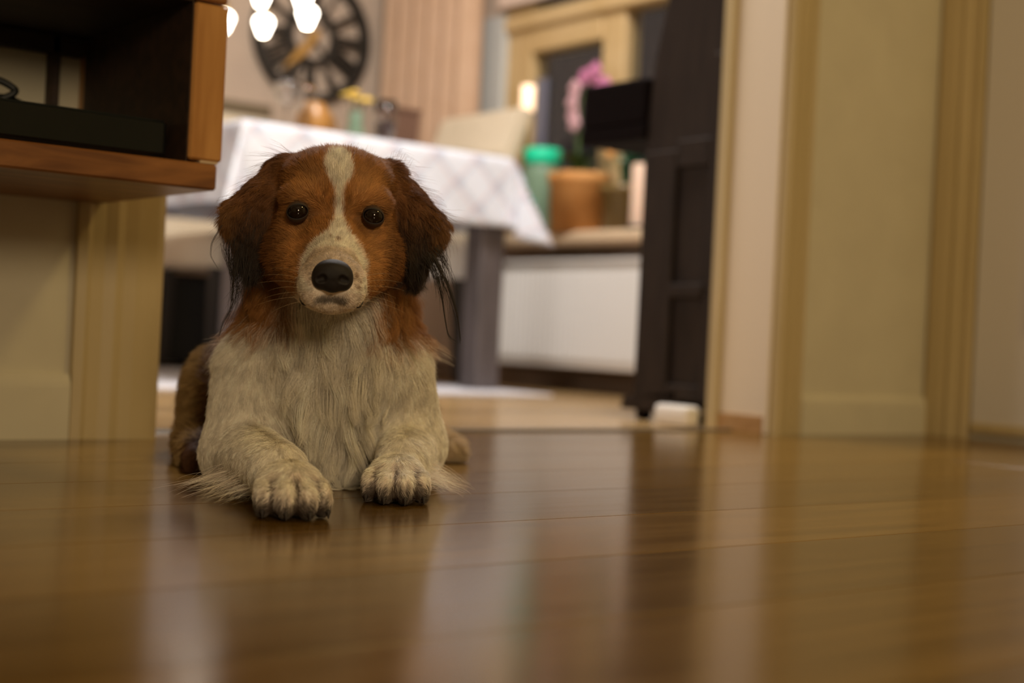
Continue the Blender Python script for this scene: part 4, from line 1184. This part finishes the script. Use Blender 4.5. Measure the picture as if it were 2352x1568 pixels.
for s, e in zip((-1, 1), EYE):
    t = bmesh.new(); bmesh.ops.create_uvsphere(t, u_segments=28, v_segments=18, radius=.0104)
    me_ = bpy.data.meshes.new('eye'); t.to_mesh(me_); t.free(); me_.materials.append(eye_m)
    me_.polygons.foreach_set('use_smooth', [True]*len(me_.polygons))
    eo = bpy.data.objects.new('eye', me_); eo.parent = dog; eo.location = to_world(e + np.array([0, .0012, 0])); C.objects.link(eo)
    # lids: a shell hugging the eyeball with an almond-shaped opening
    na, nr_ = 36, 6; P, Q, cl = [], [], []
    Rs = .0112; cc = e + np.array([0, .0012, 0])
    for i in range(na):
        a = 2*PI*i/na; ca_, sa_ = math.cos(a), math.sin(a)
        rx, rz = .0098, (.0064 if sa_ > 0 else .0072)
        ri = 1/math.sqrt((ca_/rx)**2 + (sa_/rz)**2)
        for j in range(nr_):
            f = j/(nr_-1); r = ri + (.0111-ri)*f
            rr = Rs - (.0007 if j == 0 else 0)
            P.append(cc + np.array([r*ca_, -math.sqrt(max(rr*rr - r*r, 1e-9)), r*sa_ + s*-.10*r*ca_])); cl.append(BLK*.6 if j < 2 else lerp((BLK*1.5)[None], (RED_D*.28)[None], np.array([f]))[0])
    for i in range(na):
        for j in range(nr_-1): Q.append((i*nr_+j, i*nr_+j+1, ((i+1) % na)*nr_+j+1, ((i+1) % na)*nr_+j))
    lo_ = place('eyelid', np.array(P), np.array(Q), dog_m)
    at_ = lo_.data.attributes.new('coat_colour', 'FLOAT_COLOR', 'POINT')
    at_.data.foreach_set('color', np.concatenate([np.array(cl), np.ones((len(cl), 1))], 1).astype(np.float32).ravel())
nose_pr = [('n', 'ell', (np.array([0, 0, .0015]), np.array([.0172, .0120, .0128]), None), .004),
           ('n', 'ell', (np.array([-.0095, .0005, -.004]), np.array([.0082, .0095, .0090]), None), .004),
           ('n', 'ell', (np.array([.0095, .0005, -.004]), np.array([.0082, .0095, .0090]), None), .004),
           ('n', 'ell', (np.array([0, 0, -.008]), np.array([.0075, .0085, .0072]), None), .004)]
fN, lN = build_field(nose_pr, .0007, pad=.006, carve=[(np.array([s*.0088, -.0102, -.0035]), .0034, .002) for s in (-1, 1)] + [(np.array([s*.0120, -.0086, -.0045]), .0024, .002) for s in (-1, 1)] + [(np.array([0, -.0125, -.006 - .002*q]), .0016, .0015) for q in range(4)])
Pn, Qn = surface_nets(fN, lN, .0007)
nose_m = mat('nose_leather', (.012, .009, .008), .55, **{'Specular IOR Level': .3})
nn_, nl_, nb_ = nodes(nose_m)
vn = nn_.new('ShaderNodeTexVoronoi'); vn.inputs['Scale'].default_value = 900; bp = nn_.new('ShaderNodeBump'); bp.inputs['Strength'].default_value = .25; bp.inputs['Distance'].default_value = .0005
nl_.new(vn.outputs['Distance'], bp.inputs['Height']); nl_.new(bp.outputs[0], nb_.inputs['Normal'])
NP = np.array(h(.0, 1.3255, -.0650))
place('nose', Pn*np.array([1.06, 1, 1.06]) + NP, Qn, nose_m)
def np_tube(path, rads, seg=8):
    P, Q = [], []
    n = len(path)
    for i, p in enumerate(path):
        d = path[min(i+1, n-1)] - path[max(i-1, 0)]; d = d/np.linalg.norm(d)
        a = np.cross(d, [0, 1, 0.01]); a /= np.linalg.norm(a); b = np.cross(d, a)
        for j in range(seg): P.append(p + (a*math.cos(2*PI*j/seg) + b*math.sin(2*PI*j/seg))*rads[i])
    for i in range(n-1):
        for j in range(seg): Q.append((i*seg+j, i*seg+(j+1) % seg, (i+1)*seg+(j+1) % seg, (i+1)*seg+j))
    return np.array(P), np.array(Q)
# mouth line, following the surface of the flews
def on_surface(p, it=8):
    p = np.array(p, float)[None]
    for _ in range(it): p = p - field_grad(p)*field_at(p)[:, None]
    return p[0]
lip_m = mat('dark_lips', (.016, .010, .007), .5)
for s in (-1, 1):
    path = []
    for a in np.linspace(.027, .043, 12):
        path.append(on_surface(h(s*a, 1.345 + 1.6*(a-.022), -.100 + (a-.026)*1.05)) + np.array([s*.0012, -.0012, -.0005]))
    P, Q = np_tube(np.array(path), [.0006, .0016] + [.0024]*8 + [.0016, .0006])
    place('lip', P, Q, lip_m)
claw_m = mat('claw_horn', (.022, .015, .011), .7)
for p, R_ in claws:
    tip = p + R_ @ np.array([0, -.0035, 0.0]); tip[2] = .0020
    pp = np.stack([p + (tip-p)*t + np.array([0, 0, .0028*math.sin(PI*t)]) for t in np.linspace(0, 1, 6)])
    pp[:, 2] = np.maximum(pp[:, 2], .0015)
    P, Q = np_tube(pp, [.0026, .0025, .0022, .0018, .0012, .0004]); P[:, 2] = np.maximum(P[:, 2], .0005)
    place('claw', P, Q, claw_m)
